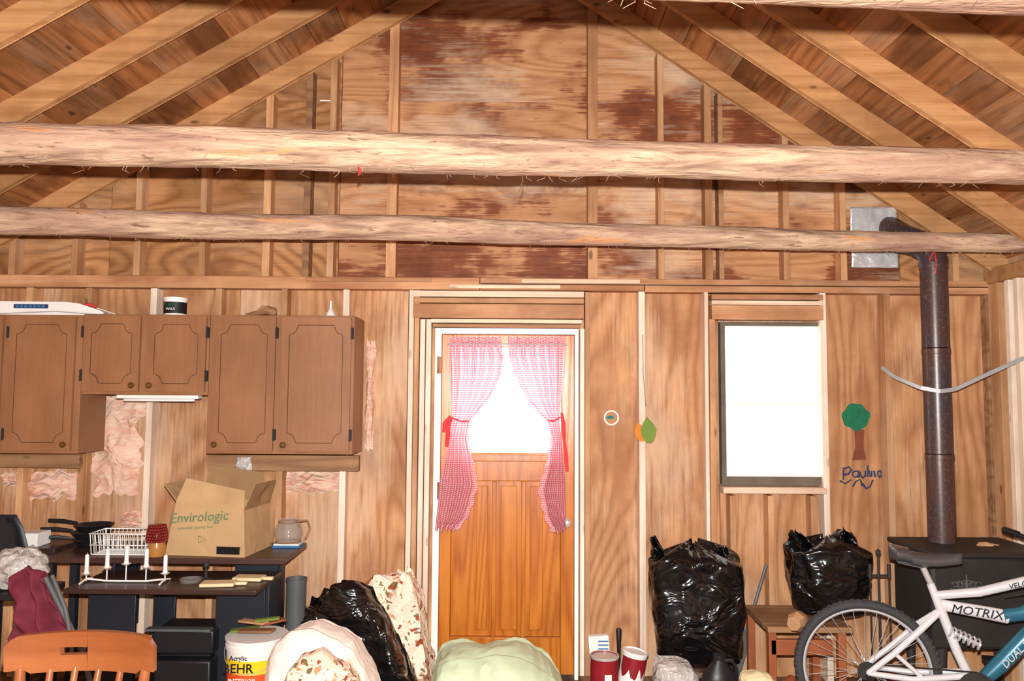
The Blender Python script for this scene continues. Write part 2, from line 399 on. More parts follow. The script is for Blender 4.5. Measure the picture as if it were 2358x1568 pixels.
# plates
def pl(x0,x1,v0,v1,D,mat='studx',name='wall_plate',dep=.09,lab='horizontal pine board nailed across the wall studs'):
    z1=PZ(v0,D);z0=PZ(v1,D); m=M(); y=CY+D; m.box(x0,x1,y,min(y+dep,-.001),z0,z1); o=m.build(name,mat,bevel=.003); return T(o,lab,'board')
pl(XL,-.2,640,668,4.71); pl(-.195,XR+.05,640,653,4.71); pl(-.195,.8,655,668,4.71,'studx'); pl(.805,XR+.05,655,670,4.71)
pl(PX(1032,4.69),PX(1290,4.69),655,664,4.69,'palex','trim_board',.019,'short pale lath nailed to the plate')
pl(PX(1200,4.69),PX(1475,4.69),641,651,4.69,'palex','trim_board',.019,'short pale lath nailed to the plate')
pl(PX(700,4.69),PX(990,4.69),641,650,4.69,'studx','trim_board',.019,'short pine lath nailed to the plate')
def stud(u,v0,v1,w=.038,mat='stud',D=4.71,dep=.09,z0=None,z1=None,name='wall_stud',grp='wall studs',lab='rough pine wall stud against the plywood'):
    x=PX(u,D,(v0+v1)/2); z1=z1 if z1 is not None else P(u,v0,D).z; z0=z0 if z0 is not None else P(u,v1,D).z
    m=M(); y=CY+D; m.box(x-w/2,x+w/2,y,min(y+dep,-.001),z0,z1); o=m.build(name,mat,bevel=.002); return T(o,lab,'stud',grp)
for u,wd,mt in((28,.038,'stud'),(172,.038,'stud'),(315,.038,'stud'),(465,.038,'stud'),(612,.045,'stud'),(704,.04,'ledger'),(760,.04,'stud'),(900,.06,'stud'),(1365,.06,'stud'),(1523,.038,'stud'),(1633,.045,'stud'),(1662,.03,'ledger'),(1812,.038,'stud'),(1943,.038,'stud'),(2200,.038,'stud')):
    x=PX(u,4.71,500); zt=zc(x)-.02
    if zt>ZP+.05: stud(u,500,640,wd,mt,z0=ZP,z1=zt,name='gable_stud',grp='gable studs',lab='pine stud rising from the wall plate to the gable rafter')
for u,wd,mt in((40,.038,'stud'),(180,.038,'stud'),(333,.038,'pale'),(486,.038,'stud'),(640,.038,'stud'),(786,.038,'pale'),(940,.03,'pale'),(953,.03,'stud'),(1480,.038,'pale'),(2056,.038,'stud')):
    stud(u,900,1500,wd,mt,z0=0,z1=PZ(669,4.71))
for u,v0,wd,mt in((968,735,.03,'pale'),(982,735,.030,'pale'),(1341,757,.026,'pale'),(1353,672,.030,'stud')):
    stud(u,v0,1500,wd,mt,z0=0,grp='door framing',lab='door framing stud of pale pine')
pl(PX(950,4.7),PX(1345,4.7),670,684,4.7,'palex','door_header_board',.08,'pale header board above the doorway')
pl(PX(950,4.7),PX(1345,4.7),686,698,4.7,'studx','door_header_board',.08,'thin header board above the doorway')
pl(PX(950,4.7),PX(1345,4.7),700,733,4.7,'studx','door_header_board',.08,'wide pine header board above the doorway')
pl(PX(992,4.7),PX(1340,4.7),735,744,4.7,'palex','door_header_board',.08,'pale header lath above the doorway')
pl(PX(996,4.7),PX(1335,4.7),746,754,4.7,'ledger','door_header_board',.08,'dark weathered board over the door frame')
for u,v0,v1,wd,mt in((1629,672,1250,.022,'pale'),(1642,735,1135,.036,'stud'),(1904,672,1560,.036,'pale')):
    stud(u,v0,v1,wd,mt,z0=0,grp='window framing',lab='window framing stud of pine')
for v0,v1,mt in((674,686,'studx'),(688,698,'palex'),(699,732,'studx')):
    pl(PX(1640,4.7),PX(1898,4.7),v0,v1,4.7,mt,'window_header_board',.08,'pine header board above the window')
pl(PX(1662,4.68),PX(1897,4.68),1119,1133,4.68,'palex','window_sill_board',.11,'pale pine sill board under the window')
for u in(1690,1778,1878): stud(u,1136,1500,.036,'stud',z0=0,z1=PZ(1138,4.7),grp='window framing',lab='short cripple stud under the window sill')
for i,(y,wd,mt) in enumerate(((-.13,.10,'stud'),(-.26,.04,'pale'),(-.34,.04,'pale'),(-.75,.04,'stud'),(-1.2,.04,'stud'),(-1.65,.04,'stud'),(-2.1,.04,'stud'))):
    m=M(); m.box(XR,XR+.088,y-wd/2,y+wd/2,0,2.36); T(m.build('wall_stud',mt,bevel=.002),'pine stud of the side wall','stud','side wall studs')
m=M(); m.box(XR-.01,XR+.088,YF,-.06,2.36,2.45); T(m.build('wall_plate','rafter',bevel=.003),'pine top plate of the side wall','board')
m=M(); m.box(XR+.0,XR+.088,-.06,-.001,0,2.3,); T(m.build('corner_post','ledger',bevel=.003),'dark pine post in the room corner','post')
# ---------------- logs
def log(xa,Da,xb,Db,r0,r1,name_lab,seed,z=2.522):
    X0,X1=XL-.05,XR+.05; n=460; pts=[];rad=[]
    for i in range(n+1):
        x=X0+(X1-X0)*i/n; t=(x-xa)/(xb-xa); D=Da+(Db-Da)*t
        pts.append((x,CY+D+.012*nz(x*.9,seed,0),z+.014*nz(x*.8,seed,5)))
        rr=r0+(r1-r0)*min(max(t,-.3),1.3); rad.append(rr*(1+.09*nz(x*1.3,seed,9)))
    def bf(i,k,t):
        x=i*.0139; c,s_=math.cos(t),math.sin(t)
        b=1+.05*nz(x*2,c*1.6+seed,s_*1.6)+.03*nz(x*7,c*4+seed,s_*4)
        r=nz(x*4,c*3+seed*3,s_*3); b+=.035*max(0,min(1,(r-.1)*12)) # bark plates
        return b+.014*nz(x*22,c*9,s_*9)+.14*max(0,nz(x*3.5,c*2.5+seed*2,s_*2.5)-.45)
    m=M(); m.tube(pts,rad,40,bumpf=bf)
    for k in range(110):
        i=random.randrange(5,n-5); p=Vector(pts[i]); a=random.uniform(-1.0,1.0); r=rad[i]
        q=p+Vector((0,-math.sin(a)*r*.97,-math.cos(a)*r*.97)); L=random.uniform(.01,.035)
        m.tube([q,q+Vector((random.uniform(-.6,.6)*L,-.2*L,-L*.6)),q+Vector((random.uniform(-1,1)*L,-.1*L,-L))],[.0013,.0009,.0005],4)
    return T(m.build('log_beam','log',ang=1.2),name_lab,'log')
log(-1.74,2.66,1.87,2.86,.071,.063,'thick peeled log tie beam with orange scarred patches',1.3)
log(-2.535,3.87,2.8,4.28,.071,.051,'slimmer peeled log tie beam spanning the room',5.1)
log(-1,1.38,1,1.54,.076,.074,'peeled log tie beam with ragged bark strands',8.7)
p=P(1198,388,2.76); m=M(); m.tube([p+Vector((0,0,.004)),p+Vector((.01,-.004,-.045)),p+Vector((-.006,0,-.09))],[.0022,.0018,.001],5); T(m.build('twine','twine'),'short strand of twine hanging from a log','string')
p=P(825,385,2.7); m=M(); m.tube([p,p+Vector((.01,-.01,-.02)),p+Vector((0,0,-.03))],[.004,.006,.002],6); T(m.build('red_tag','red'),'small red scrap caught under the log','scrap')
# ---------------- door
dt=thing('door_1','x','door',((dx0+dx1)/2,-.05,0)); del dt['category']; St(dt,'varnished wooden entry door with a large window')
D=4.75; y0,y1=CY+D,-.012
lx0,lx1=PX(1014,D,1100),PX(1322,D,1100); zt=2.035
gx0,gx1=PX(1042,D,900),PX(1292,D,900); gz0,gz1=PZ(1043,D),PZ(800,D)
m=M()
m.box(lx0,gx0,y0,y1,.02,zt);m.box(gx1,lx1,y0,y1,.02,zt);m.box(gx0,gx1,y0,y1,gz1,zt)
zr1=PZ(1108,D); m.box(gx0,gx1,y0,y1,zr1,gz0); m.box(gx0,gx1,y0,y1,.02,PZ(1468,D))
m.box(gx0,gx1,y0+.026,y1,PZ(1468,D),zr1)
zl=PZ(1468,D)
for a,b in((1132,1142),(1200,1210)):
    m.box(PX(a,D,1280),PX(b,D,1280),y0+.003,y0+.026,zl,zr1)
for a,b in((1096,1122),(1152,1190),(1220,1250)):
    m.box(PX(a,D,1280),PX(b,D,1280),y0+.014,y0+.027,zl+.04,zr1-.03)
m.box(gx0-.01,gx1+.01,y0-.018,y0-.0005,PZ(1062,D),PZ(1046,D))
m.build('door_leaf','door',dt,bevel=.004)
m=M(); m.box(gx0,gx1,y0+.015,y0+.02,gz0,gz1); m.build('glass_pane','glow',dt)
m=M(); m.lathe([(.0,-.055),(.02,-.05),(.026,-.035),(.018,-.012),(.028,-.006),(.03,0)],(PX(1304,D,1205),y0-.0,PZ(1203,D)),16,mt=Matrix.Rotation(-math.pi/2,4,'X')); m.build('door_knob','chrome',dt)
for v in(842,1130):
    m=M(); x=PX(1012,D,v); m.box(x-.012,x+.012,y0-.026,y0-.0205,PZ(v,D)-.05,PZ(v,D)+.05); m.tube([(x-.006,y0-.028,PZ(v,D)-.052),(x-.006,y0-.028,PZ(v,D)+.052)],.006,8); m.build('hinge','ledger',dt)
m=M(); m.box(dx0,lx0-.002,y0-.02,-.001,0,zt+.002);m.box(lx1+.002,dx1,y0-.02,-.001,0,zt+.002);m.box(dx0,dx1,y0-.02,-.001,zt+.003,dz1)
St(m.build('trim_1','jamb'),'white painted door jamb')
# curtains
def interp(tab,t):
    for (a,b),(c,d) in zip(tab,tab[1:]):
        if t<=c:
            k=(t-a)/(c-a); k=k*k*(3-2*k)*.4+k*.6; return b+(d-b)*k
    return tab[-1][1]
def curtain(outer,inner,seed):
    e=thing('curtain','red and white gingham curtain tied back over the door window','curtain',(PX(outer[0][1],4.66),-.12,P(1100,1220,4.66).z),group='door curtains')
    Dc=4.68
    vs0=outer[0][0]; vs1=outer[-1][0]
    def fn(u,t):
        v=vs0+(vs1-vs0)*t
        xo=interp(outer,v); xi=interp(inner,v)
        k=min(1,abs(v-970)/150); amp=.006+.016*k
        nn=u+ .03*nz(u*4,t*4,seed)
        drop=6*math.sin(u*23+seed)*(t>.97)
        ff=math.sin(nn*2*math.pi*6+seed)*amp+.008*nz(u*9,t*4,seed)
        p=P(xo+(xi-xo)*u,v+drop,Dc); p.y+=ff-.012*(1-k)
        return p
    m=M(); m.grid(fn,110,90,0,lambda u,t:(u*.50,t*1.17)); m.build('curtain_panel','ging',e,ang=3)
    def fr_(u,t):
        v=vs0+(vs1-vs0)*t; xi=interp(inner,v); xo=interp(outer,v); s=1 if xi>xo else -1
        w=(4+9*t)*u*s
        p=P(xi+w-4*s+2*math.sin(t*90+seed)*u,v,Dc-.012); p.y+=.012*u*math.sin(t*75+seed); return p
    m=M(); m.grid(fr_,4,150,0,lambda u,t:(u*.04,t*1.17)); m.build('curtain_ruffle','ging',e,ang=3)
    xo,xi=outer[0][1],inner[0][1]
    def fh(u,t):
        p=P(xo+(xi-xo)*u,vs0+14-24*t+2*math.sin(u*50),Dc-.012); p.y+=.008*math.sin(u*75); return p
    m=M(); m.grid(fh,90,3,0,lambda u,t:(u*.5,t*.06)); m.build('curtain_heading','ging',e,ang=3)
    return e
o1=[(785,1035),(870,1038),(965,1041),(1020,1030),(1120,1012),(1220,1002)]
i1=[(785,1154),(820,1157),(860,1152),(910,1130),(945,1102),(970,1080),(1010,1074),(1060,1084),(1115,1094),(1160,1082),(1190,1070),(1220,1048)]
o2=[(785,1300),(870,1297),(965,1288),(1020,1294),(1120,1302),(1225,1304)]
i2=[(785,1170),(820,1172),(860,1186),(910,1210),(945,1236),(970,1262),(1010,1272),(1060,1264),(1130,1246),(1180,1258),(1225,1276)]
c1=curtain(o1,i1,0.); c2=curtain(o2,i2,2.)
for e,pts_ in((c1,[[(1040,962),(1060,970),(1080,970)],[(1040,962),(1032,982),(1031,1005),(1028,1028)],[(1038,958),(1024,975),(1022,995)]]),(c2,[[(1262,968),(1275,970),(1291,960)],[(1293,950),(1297,975),(1299,1012)],[(1299,1012),(1303,1050),(1306,1085)]])):
    m=M()
    for k,pl_ in enumerate(pts_):
        pp=[P(u,v,4.652) for u,v in pl_]; m.tube(pp,([.005]*3 if k==0 else [.008]+[.014]*(len(pp)-2)+[.010]),8,squash=.3,bumpf=lambda i,k,t:1+.3*nz(i*1.1,k*.9,3))
    m.build('curtain_tie','red',e)
m=M(); m.tube([P(1030,792,4.66),P(1306,793,4.66)],.005,8); T(m.build('curtain_rod','chrome'),'thin white curtain rod across the door','rod')
# ---------------- window
wt=thing('window_1','x','window',((wx0+wx1)/2,-.05,wz0)); del wt['category']; St(wt,'weathered double-hung window full of daylight')
ya=CY+4.74; m=M()
def fb(m,x0,x1,z0,z1,a,b,c,d,ya,yb):
    m.box(x0,x0+a,ya,yb,z0,z1);m.box(x1-b,x1,ya,yb,z0,z1);m.box(x0+a,x1-b,ya,yb,z1-c,z1);m.box(x0+a,x1-b,ya,yb,z0,z0+d)
fb(m,wx0,wx1,wz0,wz1,.028,.016,.022,.05,ya,0); m.build('window_frame','grey',wt)
zm=PZ(929,4.75,1780); ix0,ix1,iz0,iz1=wx0+.028,wx1-.016,wz0+.05,wz1-.022
m=M(); fb(m,ix0,ix1,zm,iz1,.008,.012,.01,.008,ya+.03,ya+.045); m.build('upper_sash','white',wt)
m=M(); fb(m,ix0,ix1,iz0,zm,.008,.012,.008,.01,ya+.018,ya+.032); m.build('lower_sash','white',wt)
m=M(); m.box(ix0,ix1,ya+.036,ya+.040,iz0,iz1); m.build('glass_pane','glow2',wt)
# ---------------- insulation
def ins(u0,u1,v0,v1,seed,D=4.76):
    a=P(u0,v1,D);b=P(u1,v0,D); m=M()
    def fn(u,t):
        ex=.06*nz(t*5,seed,u*2)+.03*nz(t*14,seed,3); ez=.05*nz(u*6,seed,8)
        rim=min(1,min(u,1-u)*4)*min(1,min(t,1-t)*4); rim=rim*rim*(3-2*rim)
        return (a.x+(b.x-a.x)*u+ex*min(1,abs(b.x-a.x)/.2),min(-.002,-.004-rim*(.035+.03*nz(u*2.5,t*4,seed)+.008*nz(u*7,t*9,seed))),a.z+(b.z-a.z)*t+ez*min(1,(b.z-a.z)/.2))
    m.grid(fn,40,60); return T(m.build('insulation_batt','ins',ang=2.5),'torn pink fibreglass insulation on the plywood','insulation','wall insulation')
ins(205,322,915,1140,1);ins(50,172,1088,1150,2);ins(650,775,1088,1135,3);ins(838,862,785,1035,4);ins(0,30,1088,1120,5);ins(270,320,1180,1215,7)
pl(XL+.02,PX(195,4.66),1050,1085,4.66,'ledger','ledger_board',.045,'weathered ledger board under the cabinets')
pl(PX(490,4.66),PX(832,4.66),1052,1088,4.66,'ledger','ledger_board',.045,'weathered ledger board under the cabinets')
m=M();a=P(545,1098,4.6);m.grid(lambda u,t:(a.x+.09*u+.01*nz(u*3,t*3,1),a.y-.02+.015*nz(u*6,t*6,3),a.z+.115*t+.01*nz(u*4,2,t)),10,12); T(m.build('plastic_scrap','clear',solid=.003),'crumpled clear plastic stapled to the ledger','plastic')
# ---------------- cabinets
CD=4.4; cyf=CY+CD
def cabinet(u0,u1,v0,v1,doors,label):
    xa,xb=PX(u0,CD),PX(u1,CD); zb_,zt_=PZ(v1,CD,u0),PZ(v0,CD,u0)
    e=thing('wall_cabinet',label,'cabinet',((xa+xb)/2,(cyf-.092)/2,zb_),group='kitchen wall cabinets')
    m=M(); m.box(xa,xb,cyf+.02,-.092,zb_,zt_); m.build('cabinet_body','cab',e,bevel=.002)
    for a,b,kn in doors:
        x0,x1=PX(a,CD),PX(b,CD); z0,z1=zb_+.018,zt_-.012
        m=M(); m.box(x0,x1,cyf,cyf+.019,z0,z1)
        i=.045; c=.055; pts=[]
        X0,X1,Z0,Z1=x0+i,x1-i,z0+i,z1-i
        def corner(cx,cz,sx,sz,rev):
            arc=[(cx+sx*c,cz),(cx+sx*c*.85,cz+sz*.008)]+[(cx+sx*c*math.cos(q)*.8,cz+sz*(.012+c*.75*math.sin(q))) for q in(.25,.6,.95,1.3)]+[(cx,cz+sz*c)]
            return arc[::-1] if rev else arc
        pts+=corner(X0,Z0,1,1,True); pts+=corner(X1,Z0,-1,1,False); pts+=corner(X1,Z1,-1,-1,True); pts+=corner(X0,Z1,1,-1,False)
        m.tube([(p[0],cyf-.0002,p[1]) for p in pts],.0018,5,1,closed=True)
        d=m.build('cabinet_door',['cab','line'],e,bevel=0); WL[d.name]=Vector(d.location)
        if kn:
            kx=x0+.03 if kn=='l' else x1-.03
            m=M(); m.lathe([(.009,0),(.007,.012),(.016,.018),(.017,.024),(.012,.03),(0,.031)],(kx,cyf,z0+.035),16,mt=Matrix.Rotation(math.pi/2,4,'X'))
            k=m.build('door_knob','brass',d)
            hx=x1+.006 if kn=='l' else x0-.006
            for zz in(z0+.09,z1-.09):
                m=M(); m.box(hx-.007,hx+.007,cyf-.004,cyf+.018,zz-.03,zz+.03); m.tube([(hx,cyf-.006,zz-.034),(hx,cyf-.006,zz+.034)],.005,6); m.build('hinge','iron',d)
    return e,zt_,zb_
ca,zta,zba=cabinet(-160,186,722,1043,[(-150,5,None),(20,172,'r')],'tall brown kitchen wall cabinet with routed doors')
cb,ztb,zbb=cabinet(187,479,722,908,[(192,322,'r'),(338,474,'l')],'short double-door brown kitchen wall cabinet')
cc,ztc,zbc=cabinet(480,815,724,1045,[(491,634,'l'),(648,808,'l')],'tall double-door brown kitchen wall cabinet')
m=M(); x0,x1=PX(275,4.45),PX(462,4.45); m.box(x0,x1,CY+4.44,CY+4.50,zbb-.022,zbb-.001); m.tube([(x0+.03,CY+4.47,zbb-.03),(x1-.03,CY+4.47,zbb-.03)],.008,8); T(m.build('cabinet_light','white',bevel=.003),'slim white fluorescent light under the short cabinet','lamp')
z=zta+.002
e=thing('plastic_board','long white plastic board with tapered end lying on the cabinets','board',(-2.7,-.25,z))
m=M(); xa=-3.3; xb=PX(242,4.5)
poly=[(xa,.0),(xb-.12,0),(xb,.008),(xb-.01,.016),(xb-.14,.058),(xb-.22,.066),(xa,.070)]
m.prism([(x,z+.006+h) for x,h in poly],-.34,-.18); m.build('board_shell','white',e,bevel=.006)
m=M(); m.box(PX(25,4.45),PX(105,4.45),-.3415,-.339,z+.038,z+.062); m.build('label_strip','navy',e)
m=M()
for k in range(7): xk=PX(30+k*10,4.45); m.box(xk,xk+.018,-.343,-.3416,z+.043,z+.057)
m.build('label_mark','blue',e)
m=M(); m.tube([(xb-.16,-.26,z+.066),(xb-.12,-.26,z+.072),(xb-.08,-.26,z+.056)],[.005,.010,.005],8); m.build('red_cap','red',e)
m=M(); m.tube([(PX(5,4.5),-.36,z+.004),(PX(60,4.5),-.355,z+.012),(PX(140,4.5),-.36,z+.02),(PX(235,4.5),-.36,z+.004)],.003,6); m.build('wire_stand','chrome',e)
x=PX(401,4.52); e=thing('plastic_tub','white plastic tub with black label on the cabinet','container',(x,-.28,ztb))
m=M(); m.lathe([(.055,0),(.06,.005),(.062,.09),(.0,.09)],(x,-.28,ztb+.001)); m.build('tub','white',e)
m=M(); m.lathe([(.0627,.012),(.0637,.078)],(x,-.28,ztb+.001)); o=m.build('tub_label','ink',e)
m=M(); m.lathe([(.066,.085),(.067,.105),(.06,.108),(0,.108)],(x,-.28,ztb+.001)); m.build('lid','white',e)
text('TURTLE',.022,Matrix.Translation((x,-.3455,ztb+.060))@FACE,'leaf','label_text',e,ex=.0005)
text('WAX',.022,Matrix.Translation((x,-.3455,ztb+.036))@FACE,'white','label_text',e,ex=.0005)
x=PX(598,4.5); m=M()
m.tube([(x-.09,-.28,ztc+.012),(x-.03,-.28,ztc+.022),(x+.03,-.28,ztc+.04),(x+.07,-.28,ztc+.03),(x+.08,-.28,ztc+.012)],[.008,.014,.026,.026,.012],10,squash=1.2)
m.tube([(x-.02,-.3,ztc+.03),(x+.01,-.3,ztc+.055),(x+.05,-.3,ztc+.05)],[.006,.010,.008],8)
T(m.build('work_shoe','ledger'),'small brown leather shoe lying on the cabinet','shoe')
x=PX(758,4.5); m=M(); m.lathe([(.032,0),(.034,.004),(.012,.045),(.007,.05),(.005,.095),(0,.095)],(x,-.28,ztc+.001)); T(m.build('funnel','white'),'white plastic funnel upside down on the cabinet','funnel')
# ---------------- wall decorations
p=P(1408,962,4.79); m=M(); m.tube([(p.x+.042*math.cos(a),-.007,p.z+.042*math.sin(a)) for a in[i*math.pi/12 for i in range(24)]],.006,8,closed=True)
e=thing('ring_ornament','white rope ring with teal knot on the plywood','decoration',(p.x,-.01,p.z-.045)); m.build('rope_ring','white',e)
m=M(); m.tube([(p.x-.03,-.008,p.z),(p.x-.01,-.012,p.z+.004),(p.x+.015,-.010,p.z)],[.004,.010,.005],8); m.build('teal_knot','teal',e)
e=thing('felt_ornament','hanging orange and green felt leaf ornament on string','decoration',(PX(1485,4.66,990),-.13,P(1485,1018,4.66).z)); yy=CY+4.69
def leafm(u,v,ru,rv,mat,nm,rot=0,yo=0):
    c=P(u,v,4.69); m=M(); poly=[]
    for i in range(24):
        a=i*math.pi/12; x=ru*math.sin(a); zz=rv*math.cos(a)
        if zz>0: x*=(1-zz/rv)**.5*1.1 if zz<rv else 0
        x,zz=x*math.cos(rot)-zz*math.sin(rot),x*math.sin(rot)+zz*math.cos(rot); poly.append((c.x+x,c.z+zz))
    m.prism(poly,yy-.006+yo,yy+yo); return m.build(nm,mat,e,bevel=.002)
leafm(1475,995,.034,.055,'orange','orange_leaf',.3); leafm(1492,990,.042,.075,'olive','green_leaf',.1,-.012)
m=M(); m.tube([P(1480,770,4.69),P(1481,860,4.69),P(1487,935,4.685)],.002,5); m.build('string','twine',e)
e=thing('tree_cutout','green and brown paper tree cutout on the wall','artwork',(PX(1975,4.79),-.01,P(1978,1060,4.79).z))
c=P(1971,960,4.795); poly=[]
for i in range(48):
    a=i*math.pi/24; r=.082*(1+.05*math.sin(a*7)+.04*math.sin(a*4+1)); poly.append((c.x+r*math.cos(a),c.z+r*.98*math.sin(a)))
m=M(); m.prism(poly,-.008,-.001); m.build('tree_crown','leaf',e)
q=[P(u,v,4.795) for u,v in((1968,990),(1990,990),(1988,1030),(1995,1058),(1963,1060),(1970,1030))]
m=M(); m.prism([(k.x,k.z) for k in q],-.006,-.001); m.build('tree_trunk','trunk',e)
def stroke(m,pts):
    pp=[P(1938+(u-1938)*.92+random.uniform(-1.2,1.2),v+random.uniform(-1.5,1.5),4.797) for u,v in pts]
    m.tube(pp,[random.uniform(.0038,.0075) for _ in pp],6,squash=.3)
m=M()
for s_ in([(1942,1107),(1943,1092),(1943,1076)],[(1943,1079),(1956,1075),(1962,1083),(1956,1091),(1944,1094)],[(1978,1084),(1968,1085),(1965,1093),(1970,1100),(1978,1096)],[(1978,1083),(1981,1101)],[(1984,1084),(1985,1096),(1991,1099),(1996,1094)],[(1996,1084),(1997,1099)],[(2002,1072),(2003,1099)],[(2008,1084),(2009,1099)],[(2013,1099),(2013,1085),(2020,1084),(2023,1099)],[(2037,1084),(2029,1086),(2027,1094),(2032,1099),(2037,1095)],[(2037,1083),(2039,1099)],
  [(1934,1106),(1948,1113),(1962,1105)],[(1966,1120),(1975,1108),(1985,1104),(1990,1120)],[(1990,1112),(1999,1124),(2008,1122),(2017,1106)]): stroke(m,s_)
T(m.build('painted_name','navy'),'childlike navy painted lettering on the plywood','writing')
# ---------------- stove and pipe
px_,py_=PX(2168,4.48,1200),CY+4.48; ptop=P(2150,600,4.48).z
e=thing('stove_pipe','dark sooty stove pipe rising from the stove to the wall','pipe',(px_,py_,.9))
sz1=PZ(1262,4.3,2200)
zs0=sz1+.001
m=M()
for a,b in((zs0,1.35),(1.355,1.95),(1.955,ptop-.02)):
    m.tube([(px_,py_,a),(px_,py_,b-.03),(px_,py_,b-.028),(px_,py_,b)],[.073,.073,.076,.076],28)
m.build('pipe_section','pipe',e)
tp=P(2022,530,4.78); m=M()
m.tube([(px_,py_,ptop-.03),(px_-.005,py_+.01,ptop+.05),(px_-.05,py_+.06,ptop+.11),(px_-.1,py_+.13,ptop+.15),(tp.x+.03,-.05,tp.z+.0),(tp.x+.01,-.003,tp.z)],[.077,.08,.08,.085,.09,.09],20); m.build('pipe_elbow','pipe',e)
a=P(1957,477,4.69); b=P(2068,617,4.69)
m=M(); m.grid(lambda u,t:(a.x+(b.x-a.x)*u,-.114-.01*nz(u*3,t*3,4)-.004*nz(u*8,t*8,1),b.z+(a.z-b.z)*t),20,24)
T(m.build('wall_flashing','flash',solid=.003,ang=2),'shiny crumpled galvanized flashing behind the stove pipe','flashing')
m=M(); pts=[P(2030,845,4.69),P(2060,868,4.6),P(2120,893,4.42),P(2165,901,4.39),P(2200,896,4.4),P(2260,868,4.4),P(2358,824,4.4)]
for i in range(len(pts)-1): m.beam(pts[i],pts[i+1],.005,.022)
T(m.build('metal_strap','steel'),'bent metal strap bracing the stove pipe to the walls','strap')
m=M()
m.tube([P(2150,535,4.22),P(2158,548,4.19),P(2152,575,4.3),P(2140,600,4.38),P(2156,598,4.38),P(2150,575,4.3)],.0035,6); m.tube([P(2152,580,4.3),P(2156,608,4.38),P(2154,630,4.38)],.003,5)
T(m.build('red_ribbon','red'),'red ribbon hanging from the log near the pipe','ribbon')
e=thing('wood_stove','black cast iron wood stove with scroll emblem','stove',(2.4,-.42,0))
sx0,sx1=PX(2060,4.6,1300),2.84; sz0=.35
m=M(); m.box(sx0,sx1,-.60,-.18,sz0,sz1-.03); m.build('stove_body','iron',e,bevel=.02)
m=M(); m.box(sx0-.02,sx1+.02,-.63,-.15,sz1-.03,sz1); m.build('stove_top','iron',e,bevel=.01)
for x in(sx0+.06,sx1-.06):
    for y in(-.56,-.24):
        m=M(); m.tube([(x,y,sz0+.01),(x,y,.15),(x,y,.0)],[.03,.02,.028],10); m.build('leg','iron',e)
m=M(); c=P(2225,1345,4.2)
for s_ in(-1,1):
    for k in range(3): m.tube([(c.x+s_*(.01+.025*k+.018*math.cos(a)),c.y-.004,c.z+.02*math.sin(a)*(1-.2*k)) for a in[i*.5 for i in range(12)]],.003,5)
m.tube([(c.x-.09,c.y-.004,c.z-.025),(c.x+.09,c.y-.004,c.z-.025)],.003,5); m.tube([(c.x,c.y-.004,c.z-.03),(c.x,c.y-.004,c.z+.05)],.004,5); m.build('scroll_emblem','pgrey',e)
m=M(); c=P(2262,1262,4.35)
m.tube([(c.x-.03,c.y,sz1+.008),(c.x+.02,c.y-.01,sz1+.018),(c.x+.09,c.y,sz1+.008)],[.004,.005,.004],6);m.tube([(c.x-.02,c.y,sz1+.012),(c.x+.02,c.y,sz1+.012),(c.x+.05,c.y-.02,sz1+.01)],[.012,.014,.006],6);T(m.build('dry_twig','bark'),'small dry twig lying on the stove','twig')
x=PX(2024,4.22,1350);y=CY+4.22; zt_=P(2024,1272,4.22).z
e=thing('fireplace_tool_stand','black iron fireplace tool stand beside the stove','fireplace tools',(x,y,0))
m=M(); m.tube([(x,y,.01),(x,y,zt_)],.007,8); m.lathe([(.07,0),(.07,.01),(.02,.025),(0,.03)],(x,y,0)); m.tube([(x-.06,y,zt_-.12),(x+.06,y,zt_-.12)],.006,8); m.lathe([(0,-.02),(.013,-.008),(.013,.008),(0,.02)],(x,y,zt_),12); m.build('stand','iron',e)
for s_ in(-1,1):
    m=M(); m.tube([(x+s_*.05,y-.01,zt_-.09),(x+s_*.05,y-.01,.25)],.005,6); m.tube([(x+s_*.05,y-.01,zt_-.13),(x+s_*.05,y-.01,zt_-.06)],.010,8); m.build('poker','iron',e)
# ---------------- garbage bags
def bag(cx,cy,z0,w,d,h,seed,ears,label,lean=0,bot=.8):
    m=M()
    def fn(u,t):
        a=2*math.pi*u
        r=min(1,(t/.12+.35)**.6) if t<.1 else 1
        r*=bot+(1-bot)*min(1,t*2.2)
        if t>.84: r=1-.9*((t-.84)/.16)**1.7
        ca,sa=math.cos(a),math.sin(a); ca=math.copysign(abs(ca)**.65,ca); sa=math.copysign(abs(sa)**.75,sa)
        dx=nz(ca*2,t*3,seed)*.5
        rid=1-2*abs(nz(ca*1.6+dx,sa*1.6+seed,t*2.6+dx)); rid2=1-2*abs(nz(ca*2.4+dx,sa*2.4+seed,t*5+3+ca*2))
        r*=1+.10*nz(ca*1.2,sa*1.2+seed,t*2)+.055*rid+.025*rid2
        zz=t*h+.05*nz(ca*1.8,sa*1.8,seed)*t
        return Vector((cx+r*w/2*ca+lean*(t-.5),cy+r*d/2*sa,z0+zz))
    m.grid(fn,140,110,wrap=True); m.f.append(list(range(140))[::-1]);m.mi.append(0);m.r.append(0)
    for ex,ez,tx,wd in ears:
        def fe(u,t,ex=ex,ez=ez,tx=tx,wd=wd):
            x=cx+ex+(tx-ex)*t+(u-.5)*wd*(1-t*.72)*(1+.5*nz(u*3,t*3,seed+ex)); zz=z0+h*.80+(ez-h*.80)*t+.03*nz(u*5,seed,t*2)*t
            return Vector((x,cy-.03+.05*math.sin(u*11+seed+t*2)*(1-.5*t)+.03*nz(u*6,t*5,seed),zz))
        m.grid(fe,24,18)
    return T(m.build('garbage_bag','bag',ang=2.5),label,'garbage bag','black garbage bags')
